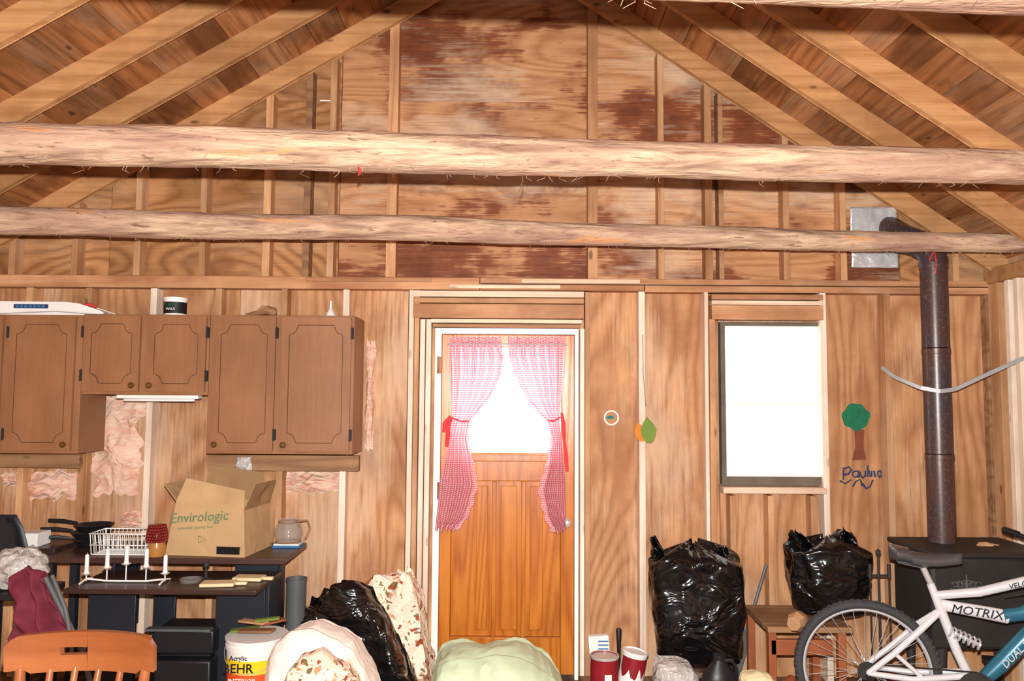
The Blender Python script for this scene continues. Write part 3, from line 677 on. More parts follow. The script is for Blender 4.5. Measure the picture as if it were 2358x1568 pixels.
def platform(x0,x1,y0,y1,zt,label):
    m=M(); m.box(x0,x1,y0,y1,zt-.03,zt); m.box(x0+.02,x0+.06,y0+.02,y1-.02,0,zt-.03);m.box(x1-.06,x1-.02,y0+.02,y1-.02,0,zt-.03)
    return T(m.build('low_bench','floor',bevel=.004),label,'bench')
Db=4.45; zb1=P(1610,1528,Db).z; zt1=P(1610,1262,Db).z
platform(PX(1530,Db,1528),PX(1680,Db,1528),-.50,-.18,zb1,'low plank bench holding a garbage bag')
bag(PX(1605,Db,1400),CY+Db,zb1+.001,(194)/F*Db,.32,(zt1-zb1)*1.03,2.2,[(-.17,(P(1500,1234,Db).z-zb1),-.25,.14),(-.05,zt1-zb1+.02,-.03,.3),(.1,zt1-zb1+.01,.13,.22)],'full shiny black garbage bag with a twisted corner',-.03,.92)
Db=4.4; zb2=P(1900,1418,Db).z; zt2=P(1900,1250,Db).z
bx0,bx1=PX(1752,4.3,1450),PX(1900,4.3,1450)
e=thing('wooden_bench','small wooden bench with red-brown crosspiece under a garbage bag','bench',((bx0+bx1)/2,-.45,0))
m=M(); m.box(bx0,bx1+.1,-.62,-.18,zb2-.03,zb2); m.build('bench_top','ledger',e,bevel=.004)
m=M(); m.box(bx0+.02,bx1,-.6,-.57,zb2-.15,zb2-.07); m.build('bench_rail','clay',e,bevel=.004)
for x in(bx0+.03,bx1+.05):
    for y in(-.58,-.22): m=M(); m.box(x-.02,x+.02,y-.02,y+.02,0,zb2-.03); m.build('leg','clay',e,bevel=.003)
bag(PX(1906,Db,1300),CY+Db,zb2+.001,172/F*Db,.31,(zt2-zb2)*1.06,6.4,[(-.13,P(1828,1222,Db).z-zb2,-.18,.17),(.07,P(1942,1220,Db).z-zb2,.09,.22),(-.03,zt2-zb2+.01,-.02,.2)],'black garbage bag with loose gathered top on a bench',0,.75)
def chunk(u,v,D,L,r,ang,lab,mat='bark',z=None,el=0):
    p=P(u,v,D)
    if z is not None:p.z=z
    d=Vector((math.cos(ang)*math.cos(el),math.sin(ang)*math.cos(el),math.sin(el))); m=M(); m.tube([p-d*L/2,p-d*L*.2,p+d*L*.2,p+d*L/2],[r*.7,r,r*.95,r*.6],7,bumpf=lambda i,k,t:1+.2*nz(i*1.3,k*2.1,L*30)); return T(m.build('firewood',mat,ang=.5),lab,'firewood','loose firewood')
chunk(1838,1418,4.12,.14,.05,.9,'split firewood chunk on the bench',z=zb2+.048)
for k,(u,D,L,r,a,z_,mt,el) in enumerate(((1790,4.06,.30,.04,-.15,.045,'clay',0),(1815,4.06,.26,.035,.2,.125,'bark',.12),(1770,3.96,.22,.03,.5,.035,'ledger',0),(1795,3.88,.2,.03,-.4,.10,'bark',.1),(1812,4.05,.16,.035,.9,.21,'clay',.3),(1740,4.12,.16,.03,1.2,.05,'bark',0),(1775,4.0,.2,.025,.1,.17,'ledger',-.1),(1755,4.05,.18,.022,.7,.21,'bark',.1),(1720,4.0,.14,.022,-.6,.12,'clay',.4),(1800,3.95,.2,.02,-.1,.17,'bark',.25),(1815,3.85,.12,.025,.5,.15,'clay',0))):
    chunk(u,1530,D,L,r,a,'rough split firewood in a loose pile by the bench',mt,z=z_,el=el)
# spade
a=P(1765,1300,4.67);b=P(1722,1445,4.64); m=M(); m.tube([a,b],.010,8)
e=thing('garden_spade','grey green handled spade leaning on the wall','tool',(b.x,b.y,0)); m.build('handle','pgrey',e)
m=M(); dd=(b-a).normalized(); b2=b+dd*.02; m.tube([b-dd*.05,b2],.013,8); m.build('grip','teal',e)
m=M(); k=b2.z/(-dd.z); end=b2+dd*k*.97; m.beam(b2,end,.07,.006,(0,1,0)); m.build('blade','pgrey',e,bevel=.002)
def can(u,vt,D,r,h,label,tilt=0,body='paint'):
    p=P(u,vt,D); e=thing('paint_can',label,'paint can',(p.x,p.y,p.z-h),group='red paint cans')
    mt=Matrix.Rotation(tilt,4,'Y')
    c=(p.x,p.y,p.z-h+(.012 if tilt else 0))
    m=M(); m.lathe([(r,0),(r*1.02,.005),(r,.01),(r,h-.012),(r*1.03,h-.006),(r*1.03,h),(r*.9,h),(r*.88,h-.008),(0,h-.008)],c,28,mt=mt); m.build('can_body',body,e)
    m=M(); m.lathe([(r*1.035,h-.01),(r*1.045,h-.004),(r*1.035,h+.002),(r*.93,h+.002),(r*.92,h-.004)],c,28,mt=mt); m.build('can_rim','chrome' if body=='paint' else 'white',e)
    m=M()
    if body=='paint':
        m.grid(lambda u_,t:Vector(c)+mt@Vector((r*1.012*math.sin(-.1+.5*u_),-r*1.012*math.cos(-.1+.5*u_),h*.1+h*.5*t)),6,3); m.build('can_label','white',e)
    else:
        m.grid(lambda u_,t:Vector(c)+mt@Vector((r*1.012*math.sin(-1.3+2.4*u_),-r*1.012*math.cos(-1.3+2.4*u_),h*(.86-t*(.35+.3*nz(u_*6,2,1)+.25*abs(math.sin(u_*9)))))),60,6); m.build('paint_drips','paint',e)
    return p.z-h
zc1=can(1392,1508,4.1,.072,.19,'red paint can with white label'); zc2=can(1450,1503,4.25,.066,.17,'tilted white paint tub with red drips',.18,'white')
platform(PX(1340,4.25),PX(1500,4.25),CY+3.98,CY+4.4,min(zc1,zc2)-.001,'low plank shelf holding paint cans')
zsh=min(zc1,zc2)
a=P(1385,1462,4.33)
e=thing('paper_carton','white paper carton with blue print beside the cans','carton',(a.x,a.y,zsh))
m=M(); m.box(-.055,.055,-.02,.02,0,a.z-zsh,0,Matrix.Translation((a.x,a.y,zsh))@Matrix.Rotation(-.08,4,'Y')); m.build('carton_body','white',e,bevel=.003)
m=M(); 
for k in range(4): m.box(a.x-.02,a.x+.035,a.y-.0225,a.y-.0205,a.z-.03-.02*k,a.z-.024-.02*k)
m.build('carton_print','blue',e)
m=M(); a=P(1425,1447,4.37); m.tube([(a.x,a.y,zsh+.001),(a.x,a.y,a.z-.12),(a.x,a.y,a.z-.01),(a.x,a.y,a.z)],[.008,.010,.016,.012],10); T(m.build('tool_handle','black'),'black handled stick standing by the shelf','tool')
p=P(1656,1507,4.0); e=thing('plastic_jug','black plastic oil jug with handle','jug',(p.x,p.y,0)); h=p.z
m=M(); m.lathe([(.085,0),(.09,.01),(.09,h-.12),(.075,h-.08),(.03,h-.03),(.026,h-.02),(0,h-.02)],(p.x,p.y,0),24,sy=.7); m.build('jug_body','black',e)
m=M(); m.lathe([(.03,h-.022),(.03,h),(0,h)],(p.x,p.y,0)); m.build('cap','black',e)
m=M(); m.tube([(p.x+.02,p.y,h-.03),(p.x+.065,p.y,h-.03),(p.x+.085,p.y,h-.07),(p.x+.08,p.y,h-.13)],.010,8); m.build('handle','black',e)
# silhouette heap
def hill(prof,D,dep,mat,name,seed,amp=.05,freq=5.,parent=None,ex=.55,gaps=.0):
    tab=prof; u0,u1=tab[0][0],tab[-1][0]
    def vv(u):
        for (a,b),(c_,d) in zip(tab,tab[1:]):
            if u<=c_: k=(u-a)/(c_-a); k=k*.5+.5*k*k*(3-2*k); return b+(d-b)*k
        return tab[-1][1]
    m=M()
    def fn(s_,t):
        uu=u0+(u1-u0)*s_; top=P(uu,vv(uu),D); H=max(.01,top.z)
        a=math.pi*t; sn=math.sin(a); edge=min(1,min(s_,1-s_)*8)**.5
        z=H*sn**ex; y=-dep*math.copysign(abs(math.cos(a))**.8,math.cos(a))*(.35+.65*edge)
        w=nz(top.x*freq+seed,z*freq,y*freq); w2=1-2*abs(nz(top.x*freq*1.3+w,z*freq*.8+seed,y*freq)); w3=1-2*abs(nz(top.x*freq*2.6+w,z*freq*2.2+seed,y*freq*2+w))
        k=amp*(w+.7*w2+.3*w3)*edge
        return Vector((top.x+k*.5*(1 if .02<s_<.98 else 0)*math.cos(a*2),top.y+y*(1+k*5),max(.001,z+k*(sn**2)*(.45 if abs(t-.5)<.12 else 1))))
    m.grid(fn,150,100); return m.build(name,mat,parent,ang=2.5)
T(hill([(1505,1540),(1520,1530),(1560,1524),(1590,1532),(1608,1550)],4.07,.10,'clear','plastic_sack',2,.03,7),'crumpled pale plastic sack on the floor','plastic bag')
T(hill([(1705,1566),(1722,1552),(1750,1548),(1772,1553),(1785,1567)],3.8,.08,'cream','fabric_cap',5,.02,7),'cream cloth cap heaped on the floor','cap')
# ---------------- bicycle
yaw=-.3
p=P(1995,1534,3.95); e=thing('bicycle','silver and teal dual suspension mountain bike with black saddle','bicycle',(p.x,p.y,0),rz=yaw)
R=.335
def wheel(cx,steer=0,front=False):
    mt=Matrix.Translation((cx,0,R))@Matrix.Rotation(steer,4,'Z')
    pr=lambda r,y,a: mt@Vector((r*math.cos(a),y,r*math.sin(a)))
    m=M(); m.tube([pr(R-.045,0,i*math.pi/36) for i in range(72)],.013,10,closed=True,squash=1.2); rim=m.build('wheel','chrome',e,local=True)
    def child(m,nm,mat):
        o=m.build(nm,mat); o.parent=rim; o.matrix_parent_inverse=Matrix.Translation(-Vector(rim.location)); return o
    m=M(); m.tube([pr(R-.024,0,i*math.pi/48) for i in range(96)],.024,12,closed=True,squash=1.0)
    for i in range(72):
        a=i*math.pi/36
        for y in(-.014,.014) if i%2 else (-.02,0,.02):
            q=pr(R-.003-abs(y)*.3,y,a); t=mt.to_3x3()@Vector((-math.sin(a),0,math.cos(a))); m.beam(q-t*.006,q+t*.006,.010,.012,(q-mt.to_translation()).normalized())
    child(m,'tire','rubber')
    m=M()
    for i in range(32):
        a=i*2*math.pi/32; b=a+(.45 if i%4<2 else -.45); y=.028 if i%2 else -.028
        m.tube([pr(.022,y,b),pr(R-.055,0,a)],.0014,4)
    child(m,'spokes','chrome')
    m=M(); m.tube([pr(0,-.055,0),pr(0,-.03,0),pr(0,-.029,0),pr(0,.029,0),pr(0,.03,0),pr(0,.055,0)],[.008,.012,.024,.024,.012,.008],14); child(m,'hub','chrome')
wheel(0); wheel(1.0,-.9,True)
def bp(name,mat,fn): m=M(); fn(m); return m.build(name,mat,e,local=True)
BB=(.47,0,.30)
bp('cassette','iron',lambda m:[m.tube([(0,-.03-.004*k,R),(0,-.033-.004*k,R)],.045-.004*k,20) for k in range(6)])
bp('seat_tube','silver',lambda m:m.tube([(.295,0,.77),(.34,0,.64),(.40,0,.46),BB],[.018,.022,.022,.022],12))
bp('top_tube','silver',lambda m:(m.tube([(.31,0,.715),(.5,0,.745),(.80,0,.845)],[.02,.022,.024],12),))
bp('main_beam','silver',lambda m:m.tube([(.32,0,.675),(.5,0,.655),(.62,0,.64)],[.026,.030,.032],14,squash=.7))
bp('beam_end','tblue',lambda m:m.tube([(.60,0,.642),(.68,0,.66),(.80,0,.745)],[.0325,.032,.026],14,squash=.7))
bp('down_tube','tblue',lambda m:m.tube([BB,(.58,0,.42),(.72,0,.59),(.83,0,.74)],[.028,.038,.038,.03],14))
bp('head_tube','silver',lambda m:m.tube([(.80,0,.88),(.855,0,.71)],.025,12))
bp('swing_arm','silver',lambda m:[m.tube([(0,s_*.06,R),(.12,s_*.055,.44),(.24,s_*.045,.56),(.34,0,.65)],[.013,.015,.016,.016],10) for s_ in(-1,1)]+[m.tube([(0,s_*.06,R),(.2,s_*.055,.325),(.44,s_*.03,.36)],[.013,.015,.016],10) for s_ in(-1,1)]+[m.tube([(.12,-.055,.44),(.24,-.05,.335)],.010,8)])
def spring(m):
    a=Vector((.36,-.01,.56));b=Vector((.50,-.01,.50)); d=(b-a); ax=d.normalized(); u=Vector((0,1,0)); v=ax.cross(u)
    m.tube([a+d*(i/80)+u*.024*math.cos(i*.55)+v*.024*math.sin(i*.55) for i in range(81)],.005,6); m.tube([a,b],.01,8)
bp('shock_spring','chrome',spring)
bp('crank','iron',lambda m:(m.tube([(.47,-.045,.30),(.47,-.05,.30)],.085,28),m.tube([(.47,-.065,.30),(.35,-.075,.20)],.012,8),m.tube([(.47,.065,.30),(.59,.075,.40)],.012,8),m.tube([(.47,-.07,.3),(.47,.07,.3)],.02,12)))
bp('pedal','black',lambda m:m.box(.30,.40,-.16,-.08,.19,.21)); bp('pedal','black',lambda m:m.box(.54,.64,.08,.16,.39,.41))
bp('chain','iron',lambda m:m.tube([(0,-.045,R+.04),(.47,-.048,.385),(.55,-.048,.33),(.47,-.048,.215),(.05,-.045,.20),(.02,-.045,.27)],.004,5,closed=True))
bp('rear_derailleur','black',lambda m:(m.tube([(0,-.06,R-.01),(.02,-.065,.27),(.045,-.06,.20)],[.014,.014,.012],8),m.tube([(.045,-.055,.20),(.045,-.065,.20)],.024,12)))
bp('seat_post','chrome',lambda m:m.tube([(.30,0,.76),(.262,0,.85)],.015,12))
def saddle(m):
    def fn(u,t):
        a=2*math.pi*u; s_=.115+.32*t; w=.082*(1-t)**.9+.018
        if t<.08: w*=(t/.08)**.5*.9+.1
        if t>.95: w*=((1-t)/.05)**.5*.9+.1
        z=.893+.010*math.cos(t*5)+.018*(1-t)*(t<.3)
        return Vector((s_,w*math.cos(a),z+(.026 if math.sin(a)>0 else .046*(1-t*.5))*math.sin(a)))
    m.grid(fn,28,40,wrap=True); m.tube([(.15,-.02,.865),(.25,-.022,.848),(.35,-.01,.87)],.005,6); m.tube([(.15,.02,.865),(.25,.022,.848),(.35,.01,.87)],.005,6)
bp('saddle','seatblk',saddle)
bp('fork','silver',lambda m:[m.tube([(.86,s_*.055,.67),(.95,s_*.06,.42),(.995,s_*.06,R)],[.016,.018,.012],10) for s_ in(-1,1)]+[m.tube([(.86,-.06,.68),(.86,.06,.68)],.02,10),m.tube([(.80,0,.88),(.78,0,.94)],.016,10)])
bp('handlebar','black',lambda m:m.tube([(.67,-.30,.985),(.72,-.16,.975),(.775,-.05,.955),(.775,.05,.955),(.76,.16,.985),(.72,.30,.995)],.013,10))
bp('grip','black',lambda m:m.tube([(.645,-.34,.988),(.69,-.23,.98)],[.018,.018],12)); bp('grip','black',lambda m:m.tube([(.735,.23,.993),(.71,.34,.995)],.018,12))
bp('brake_cable','black',lambda m:m.tube([(.70,-.22,.95),(.80,-.15,.98),(.84,-.06,.86),(.75,-.03,.78),(.6,-.03,.74)],.003,6))
def bt(s_,size,x,y,z,rot,mat): text(s_,size,Matrix.Translation((x,y,z))@FACE@Matrix.Rotation(rot,4,'Z'),mat,'frame_lettering',e,local=True,ex=.002,shear=.2)
bt('MOTRIX',.058,.485,-.0235,.655,-.08,'ink'); bt('DUAL SUS',.046,.65,-.039,.50,.87,'silver'); bt('VELO',.034,.66,-.024,.795,.33,'ink')
# ---------------- desk
e=thing('computer_desk','dark desk with raised shelf, pull-out tray and black side panels','desk',(-1.85,-.45,0))
zd=P(600,1287,4.2).z; xL,xR=PX(100,4.2,1285),PX(655,4.2,1285)
m=M(); m.box(xL,xR,CY+4.2,CY+4.66,zd-.03,zd); m.build('desk_top','desk',e,bevel=.004)
zt3=P(400,1358,3.88).z; tL,tR=PX(145,3.88,1358),PX(590,3.88,1358)
m=M(); m.box(tL,tR,CY+3.88,CY+4.3,zt3-.025,zt3); m.build('desk_tray','desk',e,bevel=.004)
m=M(); a=PX(495,4.1,1450);b=PX(618,4.1,1450); m.box(a,b-.021,CY+4.1,CY+4.12,0.0,zt3-.026); m.box(b-.02,b,CY+4.1,CY+4.38,0,zt3-.026);m.box(a+.02,b-.022,CY+4.31,CY+4.37,zt3-.026,zd-.031);m.box(b-.02,b,CY+4.31,CY+4.38,zt3-.025,zd-.031); m.build('desk_pedestal','blackd',e,bevel=.003)
m=M(); a2=PX(200,4.1,1450);b2_=PX(310,4.1,1450); m.box(a2,b2_,CY+4.1,CY+4.12,0,zt3-.026); m.box(a2,a2+.02,CY+4.121,CY+4.6,0,zt3-.026); m.box(b2_,b2_+.12,CY+4.3,CY+4.32,0,zt3-.026);m.box(a2,a2+.02,CY+4.32,CY+4.6,zt3-.025,zd-.031); m.build('desk_pedestal','blackd',e,bevel=.003)
m=M(); m.box(a2+.03,PX(340,4.59),CY+4.59,CY+4.6,.35,zd-.031); m.build('desk_back_panel','blackd',e)
x0,x1=PX(345,4.0,1500),PX(486,4.0,1500); m=M(); zp=P(400,1455,4.0).z
e=thing('computer_printer','dusty black printer under the desk','printer',((x0+x1)/2,CY+4.15,0))
m.box(x0,x1,CY+4.0,CY+4.25,.0,zp-.14); m.box(x0,x1,CY+4.03,CY+4.25,zp-.12,zp); m.box(x0+.02,x1-.02,CY+4.05,CY+4.24,zp-.141,zp-.119);m.build('printer_body','black',e,bevel=.012)
m=M(); m.box(x0-.03,x1-.01,CY+4.0,CY+4.05,zp+.001,zp+.012); m.build('paper_strip','pgrey',e)
p=P(678,1335,4.36); m=M(); r=.054; m.lathe([(r,0),(r,p.z-.0),(r*1.06,p.z),(r*1.06,p.z+.01),(r*.92,p.z+.01),(r*.9,p.z-.1),(0,p.z-.1)],(p.x+.012,p.y,0),28); T(m.build('waste_pipe','pgrey'),'tall grey plastic cylinder beside the desk','cylinder')
# bucket
Dk=3.93; p=P(592,1460,Dk); r=.140; hb=p.z; h=.37; zb0=hb-h
m=M(); m.box(p.x-.16,p.x+.13,p.y-.14,p.y+.14,0,zb0-.001); T(m.build('storage_crate','ledger',bevel=.006),'low wooden crate supporting a paint pail','crate')
e=thing('paint_bucket','white paint pail with yellow and orange label','bucket',(p.x,p.y,zb0))
m=M(); m.lathe([(r*.88,0),(r*.9,.006),(r,h-.05),(r*1.04,h-.048),(r*1.04,h-.03),(r,h-.028),(r*1.01,h-.012),(r*1.06,h-.01),(r*1.06,h),(0,h+.002)],(p.x,p.y,zb0),36); m.build('pail_body','white',e)
def lab(z0,z1,mat,nm,a0=-1.2,a1=1.2):
    m=M(); rr=lambda z_: r*.9+(r*.1)*z_/(h-.05)+.002
    m.grid(lambda u,t:Vector((p.x+(rr(z0+(z1-z0)*t))*math.sin(a0+(a1-a0)*u),p.y-(rr(z0+(z1-z0)*t))*math.cos(a0+(a1-a0)*u),zb0+z0+(z1-z0)*t)),24,2); m.build(nm,mat,e)
lab(h-.150,h-.088,'yellow','yellow_label'); lab(h-.26,h-.151,'orlab','orange_label')
text('BEHR',.060,Matrix.Translation((p.x-.04,p.y-r*1.035,hb-.119))@FACE,'ink','label_text',e,ex=.003)
text('INTERIOR',.030,Matrix.Translation((p.x-.02,p.y-r*1.035,hb-.175))@FACE,'white','label_text',e,ex=.003)
text('Acrylic',.030,Matrix.Translation((p.x-.04,p.y-r*1.045,hb-.070))@FACE,'ink','label_text',e,ex=.002)
m=M(); m.tube([(p.x+r*1.05*math.cos(a),p.y-r*1.05*abs(math.sin(a))-.005,hb-.04-.10*abs(math.sin(a))) for a in[i*math.pi/16 for i in range(17)]],.0015,6); m.build('wire_handle','chrome',e)
for k,(dx,dy,mt,L,ang,w_) in enumerate(((-.07,.03,'olive',.14,.3,.05),(.01,-.04,'ledger',.18,-.2,.06),(.06,.06,'clay',.12,.6,.05),(-.02,.0,'bark',.17,-.5,.05),(.05,-.01,'olive',.12,.2,.04))):
    m=M(); c=Vector((p.x+dx,p.y+dy,hb+.014+.015*k)); dd=Vector((math.cos(ang),math.sin(ang),.06)); 
    m.beam(c-dd*L/2,c+dd*L/2,w_,.012); T(m.build('wood_scrap',mt,bevel=.005),'dirty scrap of wood piled on the pail lid','scrap','scraps on the pail')
# cardboard box
bx=Vector((PX(500,4.38,1283),CY+4.42,zd+.001))
e=thing('cardboard_box','battered open brown cardboard box with green lettering','box',tuple(bx),rz=-.12)
w_,d_,h_=.225,.17,.25; th=.004
m=M(); tp_=.93
def quadwall(m,a,b,c_,d__,mi=0,amp=.012):
    a,b,c_,d__=map(Vector,(a,b,c_,d__)); n_=10
    nr=(b-a).cross(d__-a).normalized(); vs=[];fs=[]
    for o_ in(0,th):
        for j in range(n_+1):
            for i in range(n_+1):
                u,t=i/n_,j/n_; q=a.lerp(b,u).lerp(d__.lerp(c_,u),t)
                w=amp*nz(q.x*9,q.y*9,q.z*9)*math.sin(math.pi*u)*math.sin(math.pi*min(1,t)) ; vs.append(q+nr*(o_+w))
    k=(n_+1)**2
    for j in range(n_):
        for i in range(n_):
            p0=j*(n_+1)+i; fs.append((p0,p0+1,p0+n_+2,p0+n_+1)); fs.append((k+p0+n_+1,k+p0+n_+2,k+p0+1,k+p0))
    bd=[i for i in range(n_+1)]+[j*(n_+1)+n_ for j in range(1,n_+1)]+[n_*(n_+1)+i for i in range(n_-1,-1,-1)]+[j*(n_+1) for j in range(n_-1,0,-1)]
    for i in range(len(bd)): p0,p1=bd[i],bd[(i+1)%len(bd)]; fs.append((p1,p0,k+p0,k+p1))
    m.add(vs,fs,mi)
B=[(-w_,-d_,0),(w_,-d_,0),(w_,d_,0),(-w_,d_,0)]; Tt=[(x*tp_+(.03 if x<0 else .0),y*tp_,h_+(.035 if x<0 else -.005)) for x,y,_ in B]
for i in range(4): j=(i+1)%4; quadwall(m,B[j],B[i],Tt[i],Tt[j],0,.012 if i else .004)
m.box(-w_,w_,-d_,d_,0,.004)
m.build('box_body','card',e,local=True)
fl=[((0,-1),.13,.28,'card'),((1,0),.14,-.32,'cardin'),((0,1),.17,.0,'cardin'),((-1,0),.12,-.75,'card')]
for i,(dr,L,tl,mt) in enumerate(fl):
    j=(i+1)%4; a=Vector(Tt[i]);b=Vector(Tt[j]); inn=-Vector((dr[0],dr[1],0)); off=inn*L*math.sin(tl)+Vector((0,0,L*math.cos(tl)))
    m=M(); ax=(b-a).normalized()*(.035 if i!=2 else .05); quadwall(m,b,a,a+off+ax,b+off*(.8 if i==0 else 1)-ax*.4,0,.025); m.build('box_flap',mt,e,local=True)
ph=math.atan2(d_*(1-tp_),h_)
FB=Matrix.Rotation(-ph,4,'X')@FACE
fy=lambda z_: -d_+d_*(1-tp_)*z_/(h_+.015)-.0075
text('Envirologic',.074,Matrix.Translation((-.04,fy(.205),.205))@FB@Matrix.Rotation(.08,4,'Z'),'green','box_lettering',e,local=True,ex=.0008,shear=.15)
text('sustainable  packing  box',.02,Matrix.Translation((-.06,fy(.150),.150))@FB@Matrix.Rotation(.07,4,'Z'),'green','box_lettering',e,local=True,ex=.0005)
m=M()
xx=.07
while xx<.195:
    wq=random.choice((.002,.003,.005)); m.box(xx,xx+wq,fy(.03)-.001,-d_+.003,.015,.05); xx+=wq+random.choice((.002,.003))
m.box(.065,.20,fy(.05)-.001,-d_+.003,.0515,.0535);m.build('barcode','ink',e,local=True)
m=M(); m.tube([(.03*math.cos(a)-.02,fy(.09),.09+.02*math.sin(a)) for a in[i*math.pi*2/3 for i in range(3)]],.002,5,closed=True); m.build('recycle_mark','green',e,local=True)
# dish rack
x0,x1=PX(218,4.3,1240),PX(344,4.3,1240); ya,yb=CY+4.26,CY+4.42; z0=zd+.004; z1=zd+.115
m=M()
def ringr(z,ex,r=.003): m.tube([(x0-ex,ya-ex,z),(x1+ex,ya-ex,z),(x1+ex,yb+ex,z),(x0-ex,yb+ex,z)],r,6,closed=True)
ringr(z1,.006,.004);ringr(z0+.05,.003,.0025);ringr(z0,-.01)
n=13
for i in range(n+1):
    x=x0+(x1-x0)*i/n; m.tube([(x,ya-.006,z1),(x,ya+.008,z0),(x,yb-.008,z0),(x,yb+.006,z1)],.0022,5)
for i in range(7):
    y=ya+(yb-ya)*i/6; m.tube([(x0-.006,y,z1),(x0+.008,y,z0),(x1-.008,y,z0),(x1+.006,y,z1)],.0022,5)
for i in range(5): x=x0+.02+i*.025; m.tube([(x,ya+.06,z0),(x,ya+.06,z1-.01),(x+.02,ya+.06,z1-.01),(x+.02,ya+.06,z0)],.002,5)
T(m.build('dish_rack','white',ang=2),'white wire dish rack on the desk','dish rack')
for k,(u,dz,rr_) in enumerate(((215,0,.11),(210,.040,.108),(214,.080,.104))):
    c=Vector((PX(u,4.55,1230),CY+4.56,zd+.002+dz)); e=thing('frying_pan','black frying pan stacked on the desk','frying pan',tuple(c),group='stacked frying pans')
    m=M(); m.lathe([(rr_*.75,0),(rr_,.035),(rr_*1.02,.035),(rr_*.76,.006),(0,.006)],c,28); m.build('pan_body','black',e)
    m=M(); dd=Vector((-1,-.35+.2*k,.08)).normalized(); m.tube([c+dd*rr_*.97+Vector((0,0,.03)),c+dd*(rr_+.08)+Vector((0,0,.035)),c+dd*(rr_+.17)+Vector((0,0,.03))],[.009,.012,.010],8,squash=.6); m.build('handle','black',e)
c=Vector((PX(370,4.3,1240),CY+4.255,zd+.001)); e=thing('candle_holder','dark red beaded shade on an amber glass candle jar','candle holder',tuple(c))
m=M(); m.lathe([(.043,0),(.047,.01),(.047,.05),(.041,.075),(0,.075)],c,24); m.build('amber_jar','amber',e)
m=M()
for j in range(6):
    rj=[.048,.05,.049,.046,.043,.04][j]
    for i in range(18):
        a=i*math.pi/9+j*.17; q=c+Vector((rj*math.cos(a),rj*math.sin(a),.082+j*.015)); m.lathe([(0,-.009),(.007,-.005),(.009,0),(.007,.005),(0,.009)],q,6)
m.lathe([(.043,.076),(.045,.1),(.036,.165),(0,.165)],c,20); m.build('beaded_shade','dkred',e,ang=1.5)
bk=Vector((xR-.075,CY+4.55,zd+.001))
m=M(); m.box(bk.x-.08,bk.x+.075,bk.y-.06,bk.y+.06,bk.z,bk.z+.012,0); m.box(bk.x-.075,bk.x+.07,bk.y-.055,bk.y+.055,bk.z+.0125,bk.z+.022,1); T(m.build('paperback_book',['blue','white'],bevel=.002),'blue paperback book on the desk','book')
c=bk+Vector((-.005,0,.0235)); e=thing('glass_pitcher','clear glass coffee carafe with handle on a book','carafe',tuple(c))
m=M(); m.lathe([(.05,0),(.07,.01),(.08,.05),(.07,.09),(.055,.115),(.06,.13),(.058,.13),(.053,.115),(.068,.09),(.078,.05),(.068,.012),(0,.006)],c,28); m.build('glass_body','glass',e)
m=M(); m.tube([c+Vector((.055,-.01,.12)),c+Vector((.11,-.01,.125)),c+Vector((.125,-.01,.08)),c+Vector((.10,-.01,.02))],.006,8,squash=.6); m.tube([c+Vector((.056*math.cos(a),.056*math.sin(a),.116)) for a in[i*math.pi/10 for i in range(20)]],.003,6,closed=True); m.tube([c+Vector((.071*math.cos(a),.071*math.sin(a),.004)) for a in[i*math.pi/10 for i in range(20)]],.003,6,closed=True); m.build('handle','ledger',e)
# candelabra
yy=CY+4.02; e=thing('candelabra','white metal candelabra with five white candles','candelabra',(PX(291,4.02,1335),yy,zt3))
us=[200,247,291,337,381]; vb=[1318,1304,1295,1302,1316]; vt_=[1277,1263,1256,1263,1277]
m=M(); zb_=zt3+.008
xs_=[PX(u,4.02,1300) for u in us]; zs_=[PZ(v,4.02,300) for v in vb]; zt_2=[PZ(v,4.02,300) for v in vt_]
m.tube([(xs_[0],yy,zb_+.01),(xs_[1],yy,zb_),(xs_[2],yy,zb_),(xs_[3],yy,zb_),(xs_[4],yy,zb_+.01)],.005,8)
for i in range(5):
    m.tube([(xs_[i],yy,zb_),(xs_[i],yy,zs_[i]-.01)],.0035,6)
    m.lathe([(.006,-.018),(.02,-.008),(.024,-.006),(.012,-.004),(.013,.004),(0,.004)],(xs_[i],yy,zs_[i]),14)
for x in(xs_[0],xs_[4]): m.tube([(x,yy-.06,zt3+.006),(x,yy,zb_+.01),(x,yy+.06,zt3+.006)],.005,8)
m.build('candelabra_frame','white',e,ang=1.2)
for i in range(5): m=M(); m.tube([(xs_[i],yy,zs_[i]+.004),(xs_[i],yy,zt_2[i]-.004),(xs_[i],yy,zt_2[i])],[.0105,.0095,.006],12); m.tube([(xs_[i],yy,zt_2[i]),(xs_[i],yy,zt_2[i]+.008)],.001,4); m.build('candle','white',e)
c=Vector((PX(436,4.0,1330),CY+4.02,zt3+.001)); m=M(); m.lathe([(.04,0),(.05,.004),(.056,.022),(.05,.022),(.042,.008),(0,.008)],c,20); T(m.build('glass_ashtray','glass'),'small clear glass ashtray on the desk tray','ashtray')
c=Vector((PX(469,4.05,1330),CY+4.08,zt3+.001)); m=M(); m.lathe([(.035,0),(.035,.005),(.008,.015),(.006,.06),(.016,.07),(.017,.09),(0,.09)],c,18); T(m.build('candlestick','iron'),'small black candlestick on the desk tray','candlestick')
for k,(u,v,L,ang) in enumerate(((525,1328,.22,.12),(575,1322,.2,-.05))):
    c=Vector((PX(u,4.02,v),CY+3.97+.12*k,zt3+.010+.001)); dd=Vector((math.cos(ang),math.sin(ang),0)); m=M(); m.beam(c-dd*L/2,c+dd*L*.25,.09,.018); m.beam(c+dd*L*.25,c+dd*L/2,.03,.016); T(m.build('cutting_board','cream',bevel=.005),'small cream cutting board with handle','cutting board','cutting boards on the tray')
